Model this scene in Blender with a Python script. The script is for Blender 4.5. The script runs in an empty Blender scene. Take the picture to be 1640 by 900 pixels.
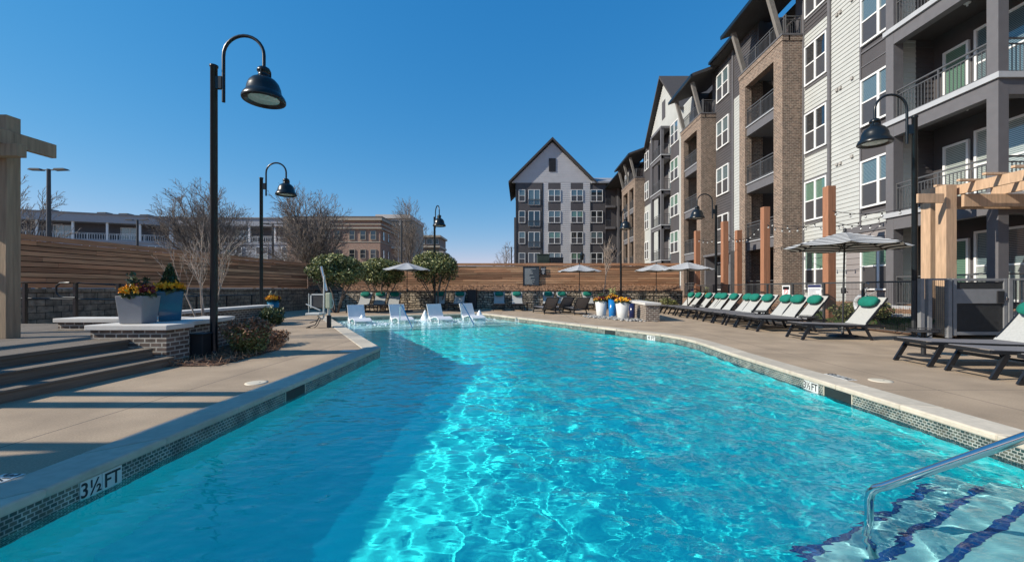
import bpy, math, random
import numpy as np
from mathutils import Vector, Matrix
from mathutils.geometry import tessellate_polygon

sc = bpy.context.scene
C = sc.collection
R = math.radians

# ------------------------------------------------------------------ camera
EYE = 1.34
cd = bpy.data.cameras.new('camera')
cam = bpy.data.objects.new('camera', cd)
C.objects.link(cam)
cam.location = (0, 0, EYE)
cam.rotation_euler = (R(90), 0, 0)
cd.sensor_width = 36
cd.lens = 660 / 1640 * 36
cd.shift_x = -15 / 1640
cd.shift_y = 12 / 1640
cd.clip_start = 0.05
cd.clip_end = 3000
sc.camera = cam

# ------------------------------------------------------------------ sky, sun, exposure
SUN_EL, SUN_AZ = R(33), R(15)          # the sun stands to the left, a little behind the camera
to_sun = Vector((-math.cos(SUN_AZ) * math.cos(SUN_EL), -math.sin(SUN_AZ) * math.cos(SUN_EL), math.sin(SUN_EL)))
w = bpy.data.worlds.new('World')
sc.world = w
w.use_nodes = True
nt = w.node_tree
sky = nt.nodes.new('ShaderNodeTexSky')
sky.sky_type = 'NISHITA'
sky.sun_disc = False
sky.sun_elevation = SUN_EL
sky.sun_rotation = math.atan2(to_sun.x, to_sun.y)
sky.air_density = 1.0
sky.dust_density = 0.0
sky.ozone_density = 5.0
sky.altitude = 300
hs = nt.nodes.new('ShaderNodeHueSaturation')
hs.inputs['Saturation'].default_value = 1.22
hs.inputs['Value'].default_value = 0.95
nt.links.new(sky.outputs[0], hs.inputs['Color'])
# a softer step from zenith to horizon than the raw model gives
sep = nt.nodes.new('ShaderNodeSeparateColor')
com = nt.nodes.new('ShaderNodeCombineColor')
nt.links.new(hs.outputs[0], sep.inputs[0])
for ch_i, (k_, e_) in enumerate(((0.74, 1.09), (0.98, 0.63), (1.60, 0.42))):
    pw_ = nt.nodes.new('ShaderNodeMath')
    pw_.operation = 'POWER'
    pw_.inputs[1].default_value = e_
    mu_ = nt.nodes.new('ShaderNodeMath')
    mu_.operation = 'MULTIPLY'
    mu_.inputs[1].default_value = k_
    nt.links.new(sep.outputs[ch_i], pw_.inputs[0])
    nt.links.new(pw_.outputs[0], mu_.inputs[0])
    nt.links.new(mu_.outputs[0], com.inputs[ch_i])
nt.links.new(com.outputs[0], nt.nodes['Background'].inputs[0])
nt.nodes['Background'].inputs[1].default_value = 0.138
ld = bpy.data.lights.new('sun', 'SUN')
ld.energy = 3.6
ld.angle = R(0.5)
ld.color = (1.0, 0.92, 0.80)
ld.cycles.is_caustics_light = True
sun = bpy.data.objects.new('sun', ld)
C.objects.link(sun)
sun.rotation_euler = (-to_sun).to_track_quat('-Z', 'Y').to_euler()
sc.view_settings.view_transform = 'Standard'
sc.view_settings.look = 'None'
sc.view_settings.gamma = 1
sc.view_settings.exposure = 0.72
sc.cycles.use_denoising = True
sc.cycles.max_bounces = 10
sc.cycles.sample_clamp_indirect = 6

# ------------------------------------------------------------------ helpers
ORG = {}


def G(px, py, h=0.0):
    """the point at height h seen at this place of the 1640 x 900 photograph"""
    d = 660 * (EYE - h) / (py - 462)
    return Vector(((px - 835) / 660 * d, d, h))


def XA(px, d):
    return (px - 835) / 660 * d


def ZA(py, d):
    return EYE + (462 - py) / 660 * d


class MB:
    def __init__(self, each=False):
        self.v, self.f, self.m, self.s = [], [], [], []
        self.g, self.cur, self.autocut = {}, 0, each

    def add(self, vs, fs, mi=0, smooth=False):
        b = len(self.v)
        if self.autocut:
            self.cur += 1
        self.g[b] = self.cur
        self.v.extend([tuple(map(float, p)) for p in vs])
        for f in fs:
            self.f.append(tuple(i + b for i in f))
            self.m.append(mi)
            self.s.append(smooth)

    def box(self, x0, y0, z0, x1, y1, z1, mi=0):
        x0, x1 = min(x0, x1), max(x0, x1)
        y0, y1 = min(y0, y1), max(y0, y1)
        z0, z1 = min(z0, z1), max(z0, z1)
        self.add([(x0, y0, z0), (x1, y0, z0), (x1, y1, z0), (x0, y1, z0), (x0, y0, z1), (x1, y0, z1), (x1, y1, z1), (x0, y1, z1)],
                 [(0, 3, 2, 1), (4, 5, 6, 7), (0, 1, 5, 4), (1, 2, 6, 5), (2, 3, 7, 6), (3, 0, 4, 7)], mi)

    def quad(self, a, b, c, d, mi=0):
        self.add([a, b, c, d], [(0, 1, 2, 3)], mi)

    def beam(self, p, q, wd, ht, mi=0, up=(0, 0, 1)):
        p, q, up = Vector(p), Vector(q), Vector(up)
        d = (q - p).normalized()
        s = d.cross(up)
        if s.length < 1e-4:
            s = Vector((1, 0, 0))
        s.normalize()
        t = s.cross(d)
        s = s * wd / 2
        t = t * ht / 2
        self.add([p - s - t, p + s - t, p + s + t, p - s + t, q - s - t, q + s - t, q + s + t, q - s + t],
                 [(0, 1, 2, 3), (7, 6, 5, 4), (4, 5, 1, 0), (5, 6, 2, 1), (6, 7, 3, 2), (7, 4, 0, 3)], mi)

    def tube(self, pts, r, n=8, mi=0, caps=True, smooth=True):
        pts = [Vector(p) for p in pts]
        k = len(pts)
        rs = r if isinstance(r, (list, tuple)) else [r] * k
        vs, fs = [], []
        prev = None
        for i, p in enumerate(pts):
            if i == 0:
                d = pts[1] - p
            elif i == k - 1:
                d = p - pts[i - 1]
            else:
                d = (pts[i + 1] - p).normalized() + (p - pts[i - 1]).normalized()
            d.normalize()
            if prev is None:
                a = d.cross(Vector((0, 0, 1)))
                if a.length < 1e-3:
                    a = d.cross(Vector((0, 1, 0)))
            else:
                a = prev - d * prev.dot(d)
            a.normalize()
            prev = a
            b = d.cross(a)
            for j in range(n):
                t = 2 * math.pi * j / n
                vs.append(p + (a * math.cos(t) + b * math.sin(t)) * rs[i])
        for i in range(k - 1):
            for j in range(n):
                fs.append((i * n + j, i * n + (j + 1) % n, (i + 1) * n + (j + 1) % n, (i + 1) * n + j))
        self.add(vs, fs, mi, smooth)
        if caps:
            self.add([vs[j] for j in range(n)], [tuple(range(n - 1, -1, -1))], mi)
            self.add([vs[(k - 1) * n + j] for j in range(n)], [tuple(range(n))], mi)

    def lathe(self, prof, n=24, c=(0, 0, 0), mi=0, smooth=True, sx=1, sy=1, rot=0):
        vs, fs = [], []
        for r, z in prof:
            for j in range(n):
                t = 2 * math.pi * j / n + rot
                vs.append((c[0] + r * math.cos(t) * sx, c[1] + r * math.sin(t) * sy, c[2] + z))
        for i in range(len(prof) - 1):
            for j in range(n):
                fs.append((i * n + j, i * n + (j + 1) % n, (i + 1) * n + (j + 1) % n, (i + 1) * n + j))
        self.add(vs, fs, mi, smooth)

    def disc(self, c, r, n=24, mi=0, up=True):
        vs = [(c[0] + r * math.cos(2 * math.pi * j / n), c[1] + r * math.sin(2 * math.pi * j / n), c[2]) for j in range(n)]
        self.add(vs, [tuple(range(n)) if up else tuple(range(n - 1, -1, -1))], mi)

    def prism(self, poly, z0, z1, mi=0):
        n = len(poly)
        a = sum(poly[i][0] * poly[(i + 1) % n][1] - poly[(i + 1) % n][0] * poly[i][1] for i in range(n))
        if a < 0:
            poly = poly[::-1]
        vs = [(p[0], p[1], z0) for p in poly] + [(p[0], p[1], z1) for p in poly]
        fs = [tuple(range(n - 1, -1, -1)), tuple(range(n, 2 * n))]
        fs += [(i, (i + 1) % n, n + (i + 1) % n, n + i) for i in range(n)]
        self.add(vs, fs, mi)

    def extrude(self, prof, ext, mi=0):
        """closed planar outline (3-D points) pushed along the vector ext"""
        n = len(prof)
        e = Vector(ext)
        p = [Vector(q) for q in prof]
        nr = Vector()
        for i in range(n):
            nr += p[i].cross(p[(i + 1) % n])
        if nr.dot(e) > 0:
            p = p[::-1]
        vs = p + [q + e for q in p]
        fs = [tuple(range(n)), tuple(range(2 * n - 1, n - 1, -1))]
        fs += [((i + 1) % n, i, n + i, n + (i + 1) % n) for i in range(n)]
        self.add(vs, fs, mi)

    def ball(self, c, r, mi=0, nu=10, nv=7, sc3=(1, 1, 1)):
        prof = [(max(1e-4, math.sin(math.pi * i / nv)) * r, -math.cos(math.pi * i / nv) * r * sc3[2]) for i in range(nv + 1)]
        self.lathe(prof, nu, c, mi, True, sc3[0], sc3[1])

    def build_each(self, name, mats, parent, bevel=0):
        """every group of faces becomes an object of its own"""
        ks = sorted(self.g)
        import bisect
        out = {}
        for f, m, s in zip(self.f, self.m, self.s):
            gid = self.g[ks[bisect.bisect_right(ks, f[0]) - 1]]
            q, mp = out.setdefault(gid, (MB(), {}))
            ff = []
            for i in f:
                if i not in mp:
                    mp[i] = len(q.v)
                    q.v.append(self.v[i])
                ff.append(mp[i])
            q.f.append(tuple(ff))
            q.m.append(m)
            q.s.append(s)
        return [q.build(name, mats, parent, bevel=bevel) for q, mp in out.values()]

    def build(self, name, mats, parent=None, kind=None, bevel=0, label=None):
        if not isinstance(mats, (list, tuple)):
            mats = [mats]
        o0 = ORG.get(parent.name, Vector()) if parent is not None else Vector()
        me = bpy.data.meshes.new(name)
        me.from_pydata([(a - o0.x, b - o0.y, c - o0.z) for a, b, c in self.v], [], self.f)
        for m in mats:
            me.materials.append(m)
        me.polygons.foreach_set('material_index', self.m)
        me.polygons.foreach_set('use_smooth', self.s)
        me.update()
        o = bpy.data.objects.new(name, me)
        C.objects.link(o)
        if parent is not None:
            o.parent = parent
        ORG[o.name] = o0
        if kind:
            o['kind'] = kind
        if label:
            o['label'] = label
        if bevel:
            bv = o.modifiers.new('bevel', 'BEVEL')
            bv.width = bevel
            bv.segments = 2
            bv.limit_method = 'ANGLE'
        return o


def tag(o, label, cat, group=None):
    o['label'] = label
    o['category'] = cat
    if group:
        o['group'] = group
    return o


def thing(name, label, cat, loc=(0, 0, 0), group=None):
    o = bpy.data.objects.new(name, None)
    o.empty_display_size = 0.2
    C.objects.link(o)
    o.location = loc
    ORG[o.name] = Vector(loc)
    return tag(o, label, cat, group)


KIDS = {}


def kids(o):
    return [c for c in o.children]


def dup(root, loc, rz, label, scale=1.0):
    r = root.copy()
    C.objects.link(r)
    r.location = loc
    r.rotation_euler = (0, 0, rz)
    r.scale = (scale,) * 3
    r['label'] = label
    for ch in list(root.children):
        c = ch.copy()
        C.objects.link(c)
        c.parent = r
        for g in list(ch.children):
            d = g.copy()
            C.objects.link(d)
            d.parent = c
    return r


def place(root, used, loc, rz, label, scale=1.0):
    if not used:
        used.append(1)
        root.location = loc
        root.rotation_euler = (0, 0, rz)
        root.scale = (scale,) * 3
        root['label'] = label
        return root
    return dup(root, loc, rz, label, scale)


def text(name, body, size, loc, rot, m, parent, ext=0.002, align='CENTER', sx=1.0):
    cu = bpy.data.curves.new(name, 'FONT')
    cu.body = body
    cu.size = size
    cu.extrude = ext
    cu.align_x = align
    cu.align_y = 'CENTER'
    cu.offset = size * 0.012
    cu.materials.append(m)
    tmp = bpy.data.objects.new('tmp_text', cu)
    C.objects.link(tmp)
    me = bpy.data.meshes.new_from_object(tmp.evaluated_get(bpy.context.evaluated_depsgraph_get()))
    bpy.data.objects.remove(tmp)
    me.materials.clear()
    me.materials.append(m)
    o = bpy.data.objects.new(name, me)
    C.objects.link(o)
    o.parent = parent
    o.location = Vector(loc) - ORG.get(parent.name, Vector())
    o.rotation_euler = rot
    o.scale = (sx, 1, 1)
    return o


# ------------------------------------------------------------------ materials
def node_mat(name):
    m = bpy.data.materials.new(name)
    m.use_nodes = True
    t = m.node_tree
    return m, t, t.nodes['Principled BSDF'], t.links.new


def mat(name, col, rough=0.6, metal=0.0, var=0.12, scale=4.0, bump=0.0, bscale=40.0, stretch=(1, 1, 1), island=0.0, detail=4.0, spec=0.5,
        var2=0.0, scale2=0.6, coat=0.0, hue=None):
    m, t, b, L = node_mat(name)
    b.inputs['Roughness'].default_value = rough
    b.inputs['Metallic'].default_value = metal
    b.inputs['Specular IOR Level'].default_value = spec
    b.inputs['Coat Weight'].default_value = coat
    tc = t.nodes.new('ShaderNodeTexCoord')
    mp = t.nodes.new('ShaderNodeMapping')
    mp.inputs['Scale'].default_value = stretch
    L(tc.outputs['Object'], mp.inputs[0])
    fac = None

    def mul(a, s):
        if a is None:
            return s
        q = t.nodes.new('ShaderNodeMath')
        q.operation = 'MULTIPLY'
        L(a, q.inputs[0])
        L(s, q.inputs[1])
        return q.outputs[0]

    def ranged(src, lo, hi, a=0.25, z=0.75):
        r = t.nodes.new('ShaderNodeMapRange')
        r.inputs[1].default_value = a
        r.inputs[2].default_value = z
        r.inputs[3].default_value = lo
        r.inputs[4].default_value = hi
        L(src, r.inputs[0])
        return r.outputs[0]

    gi = t.nodes.new('ShaderNodeNewGeometry')
    vec = mp.outputs[0]
    if island:
        ad = t.nodes.new('ShaderNodeVectorMath')
        ad.operation = 'ADD'
        cx = t.nodes.new('ShaderNodeCombineXYZ')
        sm = t.nodes.new('ShaderNodeMath')
        sm.operation = 'MULTIPLY'
        sm.inputs[1].default_value = 50
        L(gi.outputs['Random Per Island'], sm.inputs[0])
        for i in range(3):
            L(sm.outputs[0], cx.inputs[i])
        L(mp.outputs[0], ad.inputs[0])
        L(cx.outputs[0], ad.inputs[1])
        vec = ad.outputs[0]
        fac = mul(fac, ranged(gi.outputs['Random Per Island'], 1 - island, 1 + island, 0, 1))
    if var:
        n = t.nodes.new('ShaderNodeTexNoise')
        n.inputs['Scale'].default_value = scale
        n.inputs['Detail'].default_value = detail
        L(vec, n.inputs[0])
        fac = mul(fac, ranged(n.outputs[0], 1 - var, 1 + var))
    if var2:
        n = t.nodes.new('ShaderNodeTexNoise')
        n.inputs['Scale'].default_value = scale2
        n.inputs['Detail'].default_value = 3
        L(vec, n.inputs[0])
        fac = mul(fac, ranged(n.outputs[0], 1 - var2, 1 + var2))
    sv = t.nodes.new('ShaderNodeVectorMath')
    sv.operation = 'SCALE'
    sv.inputs[0].default_value = col
    if hue:
        mx = t.nodes.new('ShaderNodeMix')
        mx.data_type = 'RGBA'
        mx.inputs[6].default_value = (*col, 1)
        mx.inputs[7].default_value = (*hue, 1)
        if island:
            wn = t.nodes.new('ShaderNodeTexWhiteNoise')
            wn.noise_dimensions = '1D'
            L(gi.outputs['Random Per Island'], wn.inputs['W'])
            L(wn.outputs['Value'], mx.inputs[0])
        else:
            n = t.nodes.new('ShaderNodeTexNoise')
            n.inputs['Scale'].default_value = scale * 0.7
            L(vec, n.inputs[0])
            L(ranged(n.outputs[0], 0, 1, 0.35, 0.65), mx.inputs[0])
        L(mx.outputs[2], sv.inputs[0])
    if fac is not None:
        L(fac, sv.inputs['Scale'])
    L(sv.outputs[0], b.inputs['Base Color'])
    if bump:
        n = t.nodes.new('ShaderNodeTexNoise')
        n.inputs['Scale'].default_value = bscale
        n.inputs['Detail'].default_value = 5
        L(vec, n.inputs[0])
        bp = t.nodes.new('ShaderNodeBump')
        bp.inputs['Strength'].default_value = bump
        bp.inputs['Distance'].default_value = 0.02
        L(n.outputs[0], bp.inputs['Height'])
        L(bp.outputs[0], b.inputs['Normal'])
    return m


def wall_coords(t, L):
    g = t.nodes.new('ShaderNodeNewGeometry')
    cr = t.nodes.new('ShaderNodeVectorMath')
    cr.operation = 'CROSS_PRODUCT'
    L(g.outputs['True Normal'], cr.inputs[0])
    cr.inputs[1].default_value = (0, 0, 1)
    dt = t.nodes.new('ShaderNodeVectorMath')
    dt.operation = 'DOT_PRODUCT'
    L(cr.outputs[0], dt.inputs[0])
    L(g.outputs['Position'], dt.inputs[1])
    sp = t.nodes.new('ShaderNodeSeparateXYZ')
    L(g.outputs['Position'], sp.inputs[0])
    cb = t.nodes.new('ShaderNodeCombineXYZ')
    L(dt.outputs['Value'], cb.inputs[0])
    L(sp.outputs[2], cb.inputs[1])
    return cb.outputs[0], g


def brick(name, c1, c2, mortar, bw=0.2, bh=0.075, ms=0.012, rough=0.85, bump=0.5, off=0.5, dist=0.01, squash=1.0, noise=0.25, warp=0.0, spec=0.3):
    m, t, b, L = node_mat(name)
    b.inputs['Roughness'].default_value = rough
    b.inputs['Specular IOR Level'].default_value = spec
    uv, g = wall_coords(t, L)
    if warp:
        nz = t.nodes.new('ShaderNodeTexNoise')
        nz.inputs['Scale'].default_value = 2.5
        L(g.outputs['Position'], nz.inputs[0])
        sb = t.nodes.new('ShaderNodeVectorMath')
        sb.operation = 'MULTIPLY_ADD'
        sb.inputs[1].default_value = (warp, warp * 0.5, 0)
        L(nz.outputs['Color'], sb.inputs[0])
        L(uv, sb.inputs[2])
        uv = sb.outputs[0]
    br = t.nodes.new('ShaderNodeTexBrick')
    br.offset = off
    br.squash = squash
    br.inputs['Color1'].default_value = (*c1, 1)
    br.inputs['Color2'].default_value = (*c2, 1)
    br.inputs['Mortar'].default_value = (*mortar, 1)
    br.inputs['Scale'].default_value = 1.0
    br.inputs['Mortar Size'].default_value = ms
    br.inputs['Mortar Smooth'].default_value = 0.15
    br.inputs['Brick Width'].default_value = bw
    br.inputs['Row Height'].default_value = bh
    L(uv, br.inputs[0])
    nz = t.nodes.new('ShaderNodeTexNoise')
    nz.inputs['Scale'].default_value = 7
    nz.inputs['Detail'].default_value = 6
    L(g.outputs['Position'], nz.inputs[0])
    mr = t.nodes.new('ShaderNodeMapRange')
    mr.inputs[1].default_value = 0.3
    mr.inputs[2].default_value = 0.7
    mr.inputs[3].default_value = 1 - noise
    mr.inputs[4].default_value = 1 + noise
    L(nz.outputs[0], mr.inputs[0])
    sv = t.nodes.new('ShaderNodeVectorMath')
    sv.operation = 'SCALE'
    L(br.outputs[0], sv.inputs[0])
    L(mr.outputs[0], sv.inputs['Scale'])
    L(sv.outputs[0], b.inputs['Base Color'])
    iv = t.nodes.new('ShaderNodeMath')
    iv.operation = 'SUBTRACT'
    L(nz.outputs[0], iv.inputs[0])
    L(br.outputs['Fac'], iv.inputs[1])
    bp = t.nodes.new('ShaderNodeBump')
    bp.inputs['Strength'].default_value = bump
    bp.inputs['Distance'].default_value = dist
    L(iv.outputs[0], bp.inputs['Height'])
    L(bp.outputs[0], b.inputs['Normal'])
    return m


def planar_tile(name, c1, c2, mortar, size, ms):
    m, t, b, L = node_mat(name)
    b.inputs['Roughness'].default_value = 0.2
    g = t.nodes.new('ShaderNodeNewGeometry')
    mp = t.nodes.new('ShaderNodeMapping')
    mp.inputs['Rotation'].default_value = (0, 0, -math.atan2(0.450, 0.893))
    L(g.outputs['Position'], mp.inputs[0])
    br = t.nodes.new('ShaderNodeTexBrick')
    br.offset = 0
    for k_, v_ in (('Color1', (*c1, 1)), ('Color2', (*c2, 1)), ('Mortar', (*mortar, 1)), ('Scale', 1.0), ('Mortar Size', ms), ('Brick Width', size), ('Row Height', size)):
        br.inputs[k_].default_value = v_
    L(mp.outputs[0], br.inputs[0])
    L(br.outputs[0], b.inputs['Base Color'])
    return m


def stripes_mat(name, c1, c2, period, duty, axis=2, rough=0.5, spec=0.5, coat=0.0):
    m, t, b, L = node_mat(name)
    b.inputs['Roughness'].default_value = rough
    b.inputs['Specular IOR Level'].default_value = spec
    b.inputs['Coat Weight'].default_value = coat
    b.inputs['Coat Roughness'].default_value = 0.02
    tc = t.nodes.new('ShaderNodeTexCoord')
    sp = t.nodes.new('ShaderNodeSeparateXYZ')
    L(tc.outputs['Object'], sp.inputs[0])
    a = t.nodes.new('ShaderNodeMath')
    a.operation = 'DIVIDE'
    a.inputs[1].default_value = period
    L(sp.outputs[axis], a.inputs[0])
    f = t.nodes.new('ShaderNodeMath')
    f.operation = 'FRACT'
    L(a.outputs[0], f.inputs[0])
    q = t.nodes.new('ShaderNodeMath')
    q.operation = 'LESS_THAN'
    q.inputs[1].default_value = duty
    L(f.outputs[0], q.inputs[0])
    mx = t.nodes.new('ShaderNodeMix')
    mx.data_type = 'RGBA'
    mx.inputs[6].default_value = (*c2, 1)
    mx.inputs[7].default_value = (*c1, 1)
    L(q.outputs[0], mx.inputs[0])
    L(mx.outputs[2], b.inputs['Base Color'])
    return m


M = {}
M['deck'] = mat('deck_concrete', (0.36, 0.27, 0.182), 0.9, var=0.2, scale=70, bump=0.3, bscale=220, var2=0.22, scale2=1.3, detail=3)
M['ground'] = mat('dry_ground', (0.20, 0.16, 0.10), 0.95, var=0.3, scale=0.4)
M['coping'] = mat('coping_stone', (0.50, 0.44, 0.345), 0.8, var=0.1, scale=14, bump=0.12, bscale=120, island=0.1, var2=0.1, scale2=3)
M['plaster'] = mat('pool_plaster', (0.03, 0.95, 0.90), 0.7, var=0.06, scale=1.5)
M['plaster_pale'] = mat('pool_step_plaster', (0.34, 0.58, 0.57), 0.7, var=0.12, scale=3)
M['ledge'] = mat('pool_ledge_plaster', (0.78, 0.93, 0.88), 0.7, var=0.06, scale=3)
M['mosaic'] = brick('mosaic_tile', (0.025, 0.05, 0.045), (0.13, 0.125, 0.09), (0.33, 0.34, 0.30), 0.045, 0.030, 0.0042, rough=0.15, bump=0.3, dist=0.003, noise=0.45, spec=0.6)
M['bluetile'] = planar_tile('blue_tile', (0.004, 0.05, 0.20), (0.006, 0.085, 0.28), (0.05, 0.13, 0.26), 0.05, 0.002)
M['brick'] = brick('tower_brick', (0.225, 0.148, 0.11), (0.115, 0.08, 0.064), (0.33, 0.275, 0.215), 0.22, 0.085, 0.014)
M['brick_low'] = brick('planter_brick', (0.17, 0.12, 0.095), (0.09, 0.068, 0.055), (0.42, 0.38, 0.32), 0.2, 0.078, 0.012)
M['brick_far'] = brick('red_brick', (0.44, 0.235, 0.16), (0.35, 0.185, 0.13), (0.36, 0.30, 0.25), 0.22, 0.085, 0.012)
M['block'] = brick('retaining_block', (0.29, 0.22, 0.155), (0.19, 0.145, 0.105), (0.03, 0.026, 0.022), 0.42, 0.2, 0.008, bump=1.0, dist=0.05, noise=0.4)
M['rubble'] = brick('split_stone', (0.58, 0.48, 0.35), (0.28, 0.23, 0.175), (0.035, 0.03, 0.024), 0.26, 0.155, 0.02, bump=1.0, dist=0.07, noise=0.5, warp=0.28, squash=1.4)
M['cap'] = mat('cast_stone_cap', (0.60, 0.57, 0.52), 0.75, var=0.07, scale=6, bump=0.08, bscale=90)
M['fencewood'] = mat('cedar_boards', (0.40, 0.19, 0.095), 0.75, var=0.32, scale=2.2, stretch=(0.5, 0.5, 9), island=0.42, bump=0.15, bscale=14, var2=0.3, scale2=0.8, hue=(0.47, 0.275, 0.15))
M['gapshade'] = mat('painted_gap_shade', (0.03, 0.02, 0.014), 0.9)  # near-black backing stands for the shade between the fence boards
M['oldwood'] = mat('weathered_timber', (0.34, 0.245, 0.155), 0.85, var=0.3, scale=2.2, stretch=(9, 9, 0.6), bump=0.3, bscale=10, island=0.1, hue=(0.27, 0.21, 0.15))
M['stepwood'] = mat('deck_timber', (0.155, 0.125, 0.095), 0.85, var=0.3, scale=3, stretch=(12, 0.5, 12), bump=0.25, bscale=12, island=0.14, var2=0.2, scale2=0.8)
M['postwood'] = mat('red_cedar_post', (0.33, 0.15, 0.08), 0.7, var=0.22, scale=3, stretch=(9, 9, 0.5), bump=0.12, bscale=12)
M['newwood'] = mat('new_pine_timber', (0.54, 0.36, 0.225), 0.75, var=0.22, scale=2.5, stretch=(7, 7, 0.8), bump=0.15, bscale=14, island=0.12, hue=(0.42, 0.295, 0.20))
M['black'] = mat('black_paint', (0.008, 0.012, 0.015), 0.3, var=0.2, scale=6, coat=0.0, spec=0.4)
M['blackmatte'] = mat('black_matte', (0.018, 0.018, 0.02), 0.6, var=0.2)
M['fencemetal'] = mat('charcoal_metal', (0.05, 0.052, 0.054), 0.45, var=0.15, scale=8)
M['gate'] = mat('grey_gate_metal', (0.21, 0.213, 0.217), 0.45, var=0.12, scale=5)
M['steel'] = mat('polished_steel', (0.62, 0.64, 0.66), 0.12, metal=1.0, var=0.06)
M['lens'] = mat('lamp_lens', (0.55, 0.62, 0.55), 0.15, var=0.15, scale=20)
M['navyframe'] = mat('lounger_metal', (0.022, 0.024, 0.028), 0.35, metal=0.4, var=0.2)
M['sling'] = mat('sling_fabric', (0.40, 0.40, 0.375), 0.85, var=0.1, scale=30, bump=0.1, bscale=300)
M['slingshade'] = mat('sling_fabric_shaded', (0.17, 0.162, 0.165), 0.8, var=0.1, scale=30, bump=0.1, bscale=300)  # same fabric as the back sling, darkened to stand for less sunlight
M['teal'] = mat('teal_cushion', (0.0, 0.15, 0.105), 0.9, var=0.14, scale=14, bump=0.15, bscale=60)
M['whiteplastic'] = mat('white_resin', (0.74, 0.75, 0.75), 0.35, var=0.04)
M['white'] = mat('white_paint', (0.78, 0.78, 0.76), 0.5, var=0.05)
M['cream'] = mat('cream_siding', (0.445, 0.455, 0.43), 0.7, var=0.05, scale=1.5, var2=0.04)
M['pale'] = mat('pale_siding', (0.46, 0.455, 0.46), 0.7, var=0.05, scale=1.5, var2=0.04)
M['brace'] = mat('grey_timber_brace', (0.2, 0.185, 0.165), 0.75, var=0.15)
M['dark'] = mat('charcoal_siding', (0.072, 0.066, 0.068), 0.65, var=0.1, scale=1.5)
M['taupe'] = mat('taupe_siding', (0.25, 0.225, 0.215), 0.7, var=0.06, scale=1.5)
M['trim'] = mat('grey_trim', (0.125, 0.12, 0.125), 0.6, var=0.08)
M['slabedge'] = mat('slab_flashing', (0.42, 0.43, 0.44), 0.45, var=0.06)
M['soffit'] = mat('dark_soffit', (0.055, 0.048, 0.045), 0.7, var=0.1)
M['rail'] = mat('railing_metal', (0.09, 0.09, 0.092), 0.45, var=0.1)
M['roof'] = mat('roof_shingle', (0.05, 0.047, 0.047), 0.9, var=0.3, scale=12, bump=0.2)
M['roofgrey'] = mat('roof_membrane', (0.26, 0.26, 0.27), 0.7, var=0.1)
M['lilac'] = mat('pale_grey_siding', (0.34, 0.35, 0.38), 0.7, var=0.06)
M['galwall'] = mat('gallery_wall', (0.10, 0.10, 0.11), 0.8, var=0.1)
M['stonefar'] = mat('pale_stone', (0.40, 0.345, 0.27), 0.8, var=0.08)
M['brownfar'] = mat('brown_stucco', (0.19, 0.145, 0.115), 0.8, var=0.1)
M['bluepot'] = mat('blue_glaze', (0.012, 0.10, 0.175), 0.15, var=0.12, scale=5, coat=0.5)
M['brightblue'] = mat('bright_blue_glaze', (0.01, 0.17, 0.45), 0.2, var=0.1, scale=5, coat=0.4)
M['navypot'] = mat('navy_glaze', (0.01, 0.015, 0.06), 0.2, var=0.1)
M['greypot'] = mat('grey_planter', (0.235, 0.24, 0.25), 0.5, var=0.06, scale=6)
M['whitepot'] = mat('white_planter', (0.60, 0.60, 0.57), 0.45, var=0.06, scale=6)
M['soil'] = mat('potting_soil', (0.05, 0.035, 0.025), 0.95, var=0.3, scale=30)
M['leaf'] = mat('bush_leaf', (0.12, 0.145, 0.042), 0.5, var=0.3, scale=1.6, island=0.5, hue=(0.20, 0.20, 0.07))
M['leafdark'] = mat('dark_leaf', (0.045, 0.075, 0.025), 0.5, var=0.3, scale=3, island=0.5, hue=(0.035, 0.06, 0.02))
M['leaflight'] = mat('light_leaf', (0.34, 0.34, 0.13), 0.55, var=0.3, scale=3, island=0.4)
M['leafred'] = mat('bronze_leaf', (0.42, 0.19, 0.11), 0.6, var=0.3, scale=3, island=0.5, hue=(0.10, 0.07, 0.03))
M['leafpale'] = mat('pale_leaf', (0.30, 0.29, 0.20), 0.6, var=0.3, scale=3, island=0.4)
M['yellow'] = mat('yellow_petal', (0.80, 0.47, 0.015), 0.6, var=0.1, island=0.2, hue=(0.75, 0.30, 0.01))
M['maroon'] = mat('maroon_petal', (0.16, 0.02, 0.025), 0.6, var=0.1, island=0.4)
M['bark'] = mat('grey_bark', (0.15, 0.12, 0.10), 0.9, var=0.25, scale=9, bump=0.3)
M['twig'] = mat('fine_twig', (0.23, 0.195, 0.168), 0.9, var=0.25, scale=3)
M['palebark'] = mat('pale_smooth_bark', (0.38, 0.305, 0.245), 0.8, var=0.2, scale=9)
M['straw'] = mat('pine_straw', (0.23, 0.125, 0.07), 0.95, var=0.35, scale=14, island=0.5, hue=(0.30, 0.19, 0.12))
M['mulch'] = mat('mulch', (0.12, 0.06, 0.035), 0.95, var=0.4, scale=22, bump=0.6, bscale=40)
M['grass'] = mat('lawn', (0.05, 0.11, 0.018), 0.8, var=0.35, scale=20, island=0.4)
M['pebble'] = mat('river_pebble', (0.30, 0.29, 0.27), 0.7, var=0.15, island=0.45)
M['foam'] = mat('water_foam', (0.85, 0.9, 0.92), 0.4, var=0.05, scale=20, bump=0.6, bscale=25)
M['slate'] = mat('slate_sign', (0.05, 0.065, 0.08), 0.6, var=0.15)
M['letterwhite'] = mat('letter_white', (0.7, 0.7, 0.7), 0.6, var=0.02)
M['letterblack'] = mat('letter_black', (0.012, 0.012, 0.014), 0.4, var=0.02)
M['red'] = mat('red_paint', (0.55, 0.02, 0.03), 0.5, var=0.05)
M['navy'] = mat('navy_ink', (0.02, 0.025, 0.09), 0.5, var=0.05)
M['markertile'] = mat('marker_tile', (0.62, 0.62, 0.58), 0.25, var=0.06)
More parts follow.
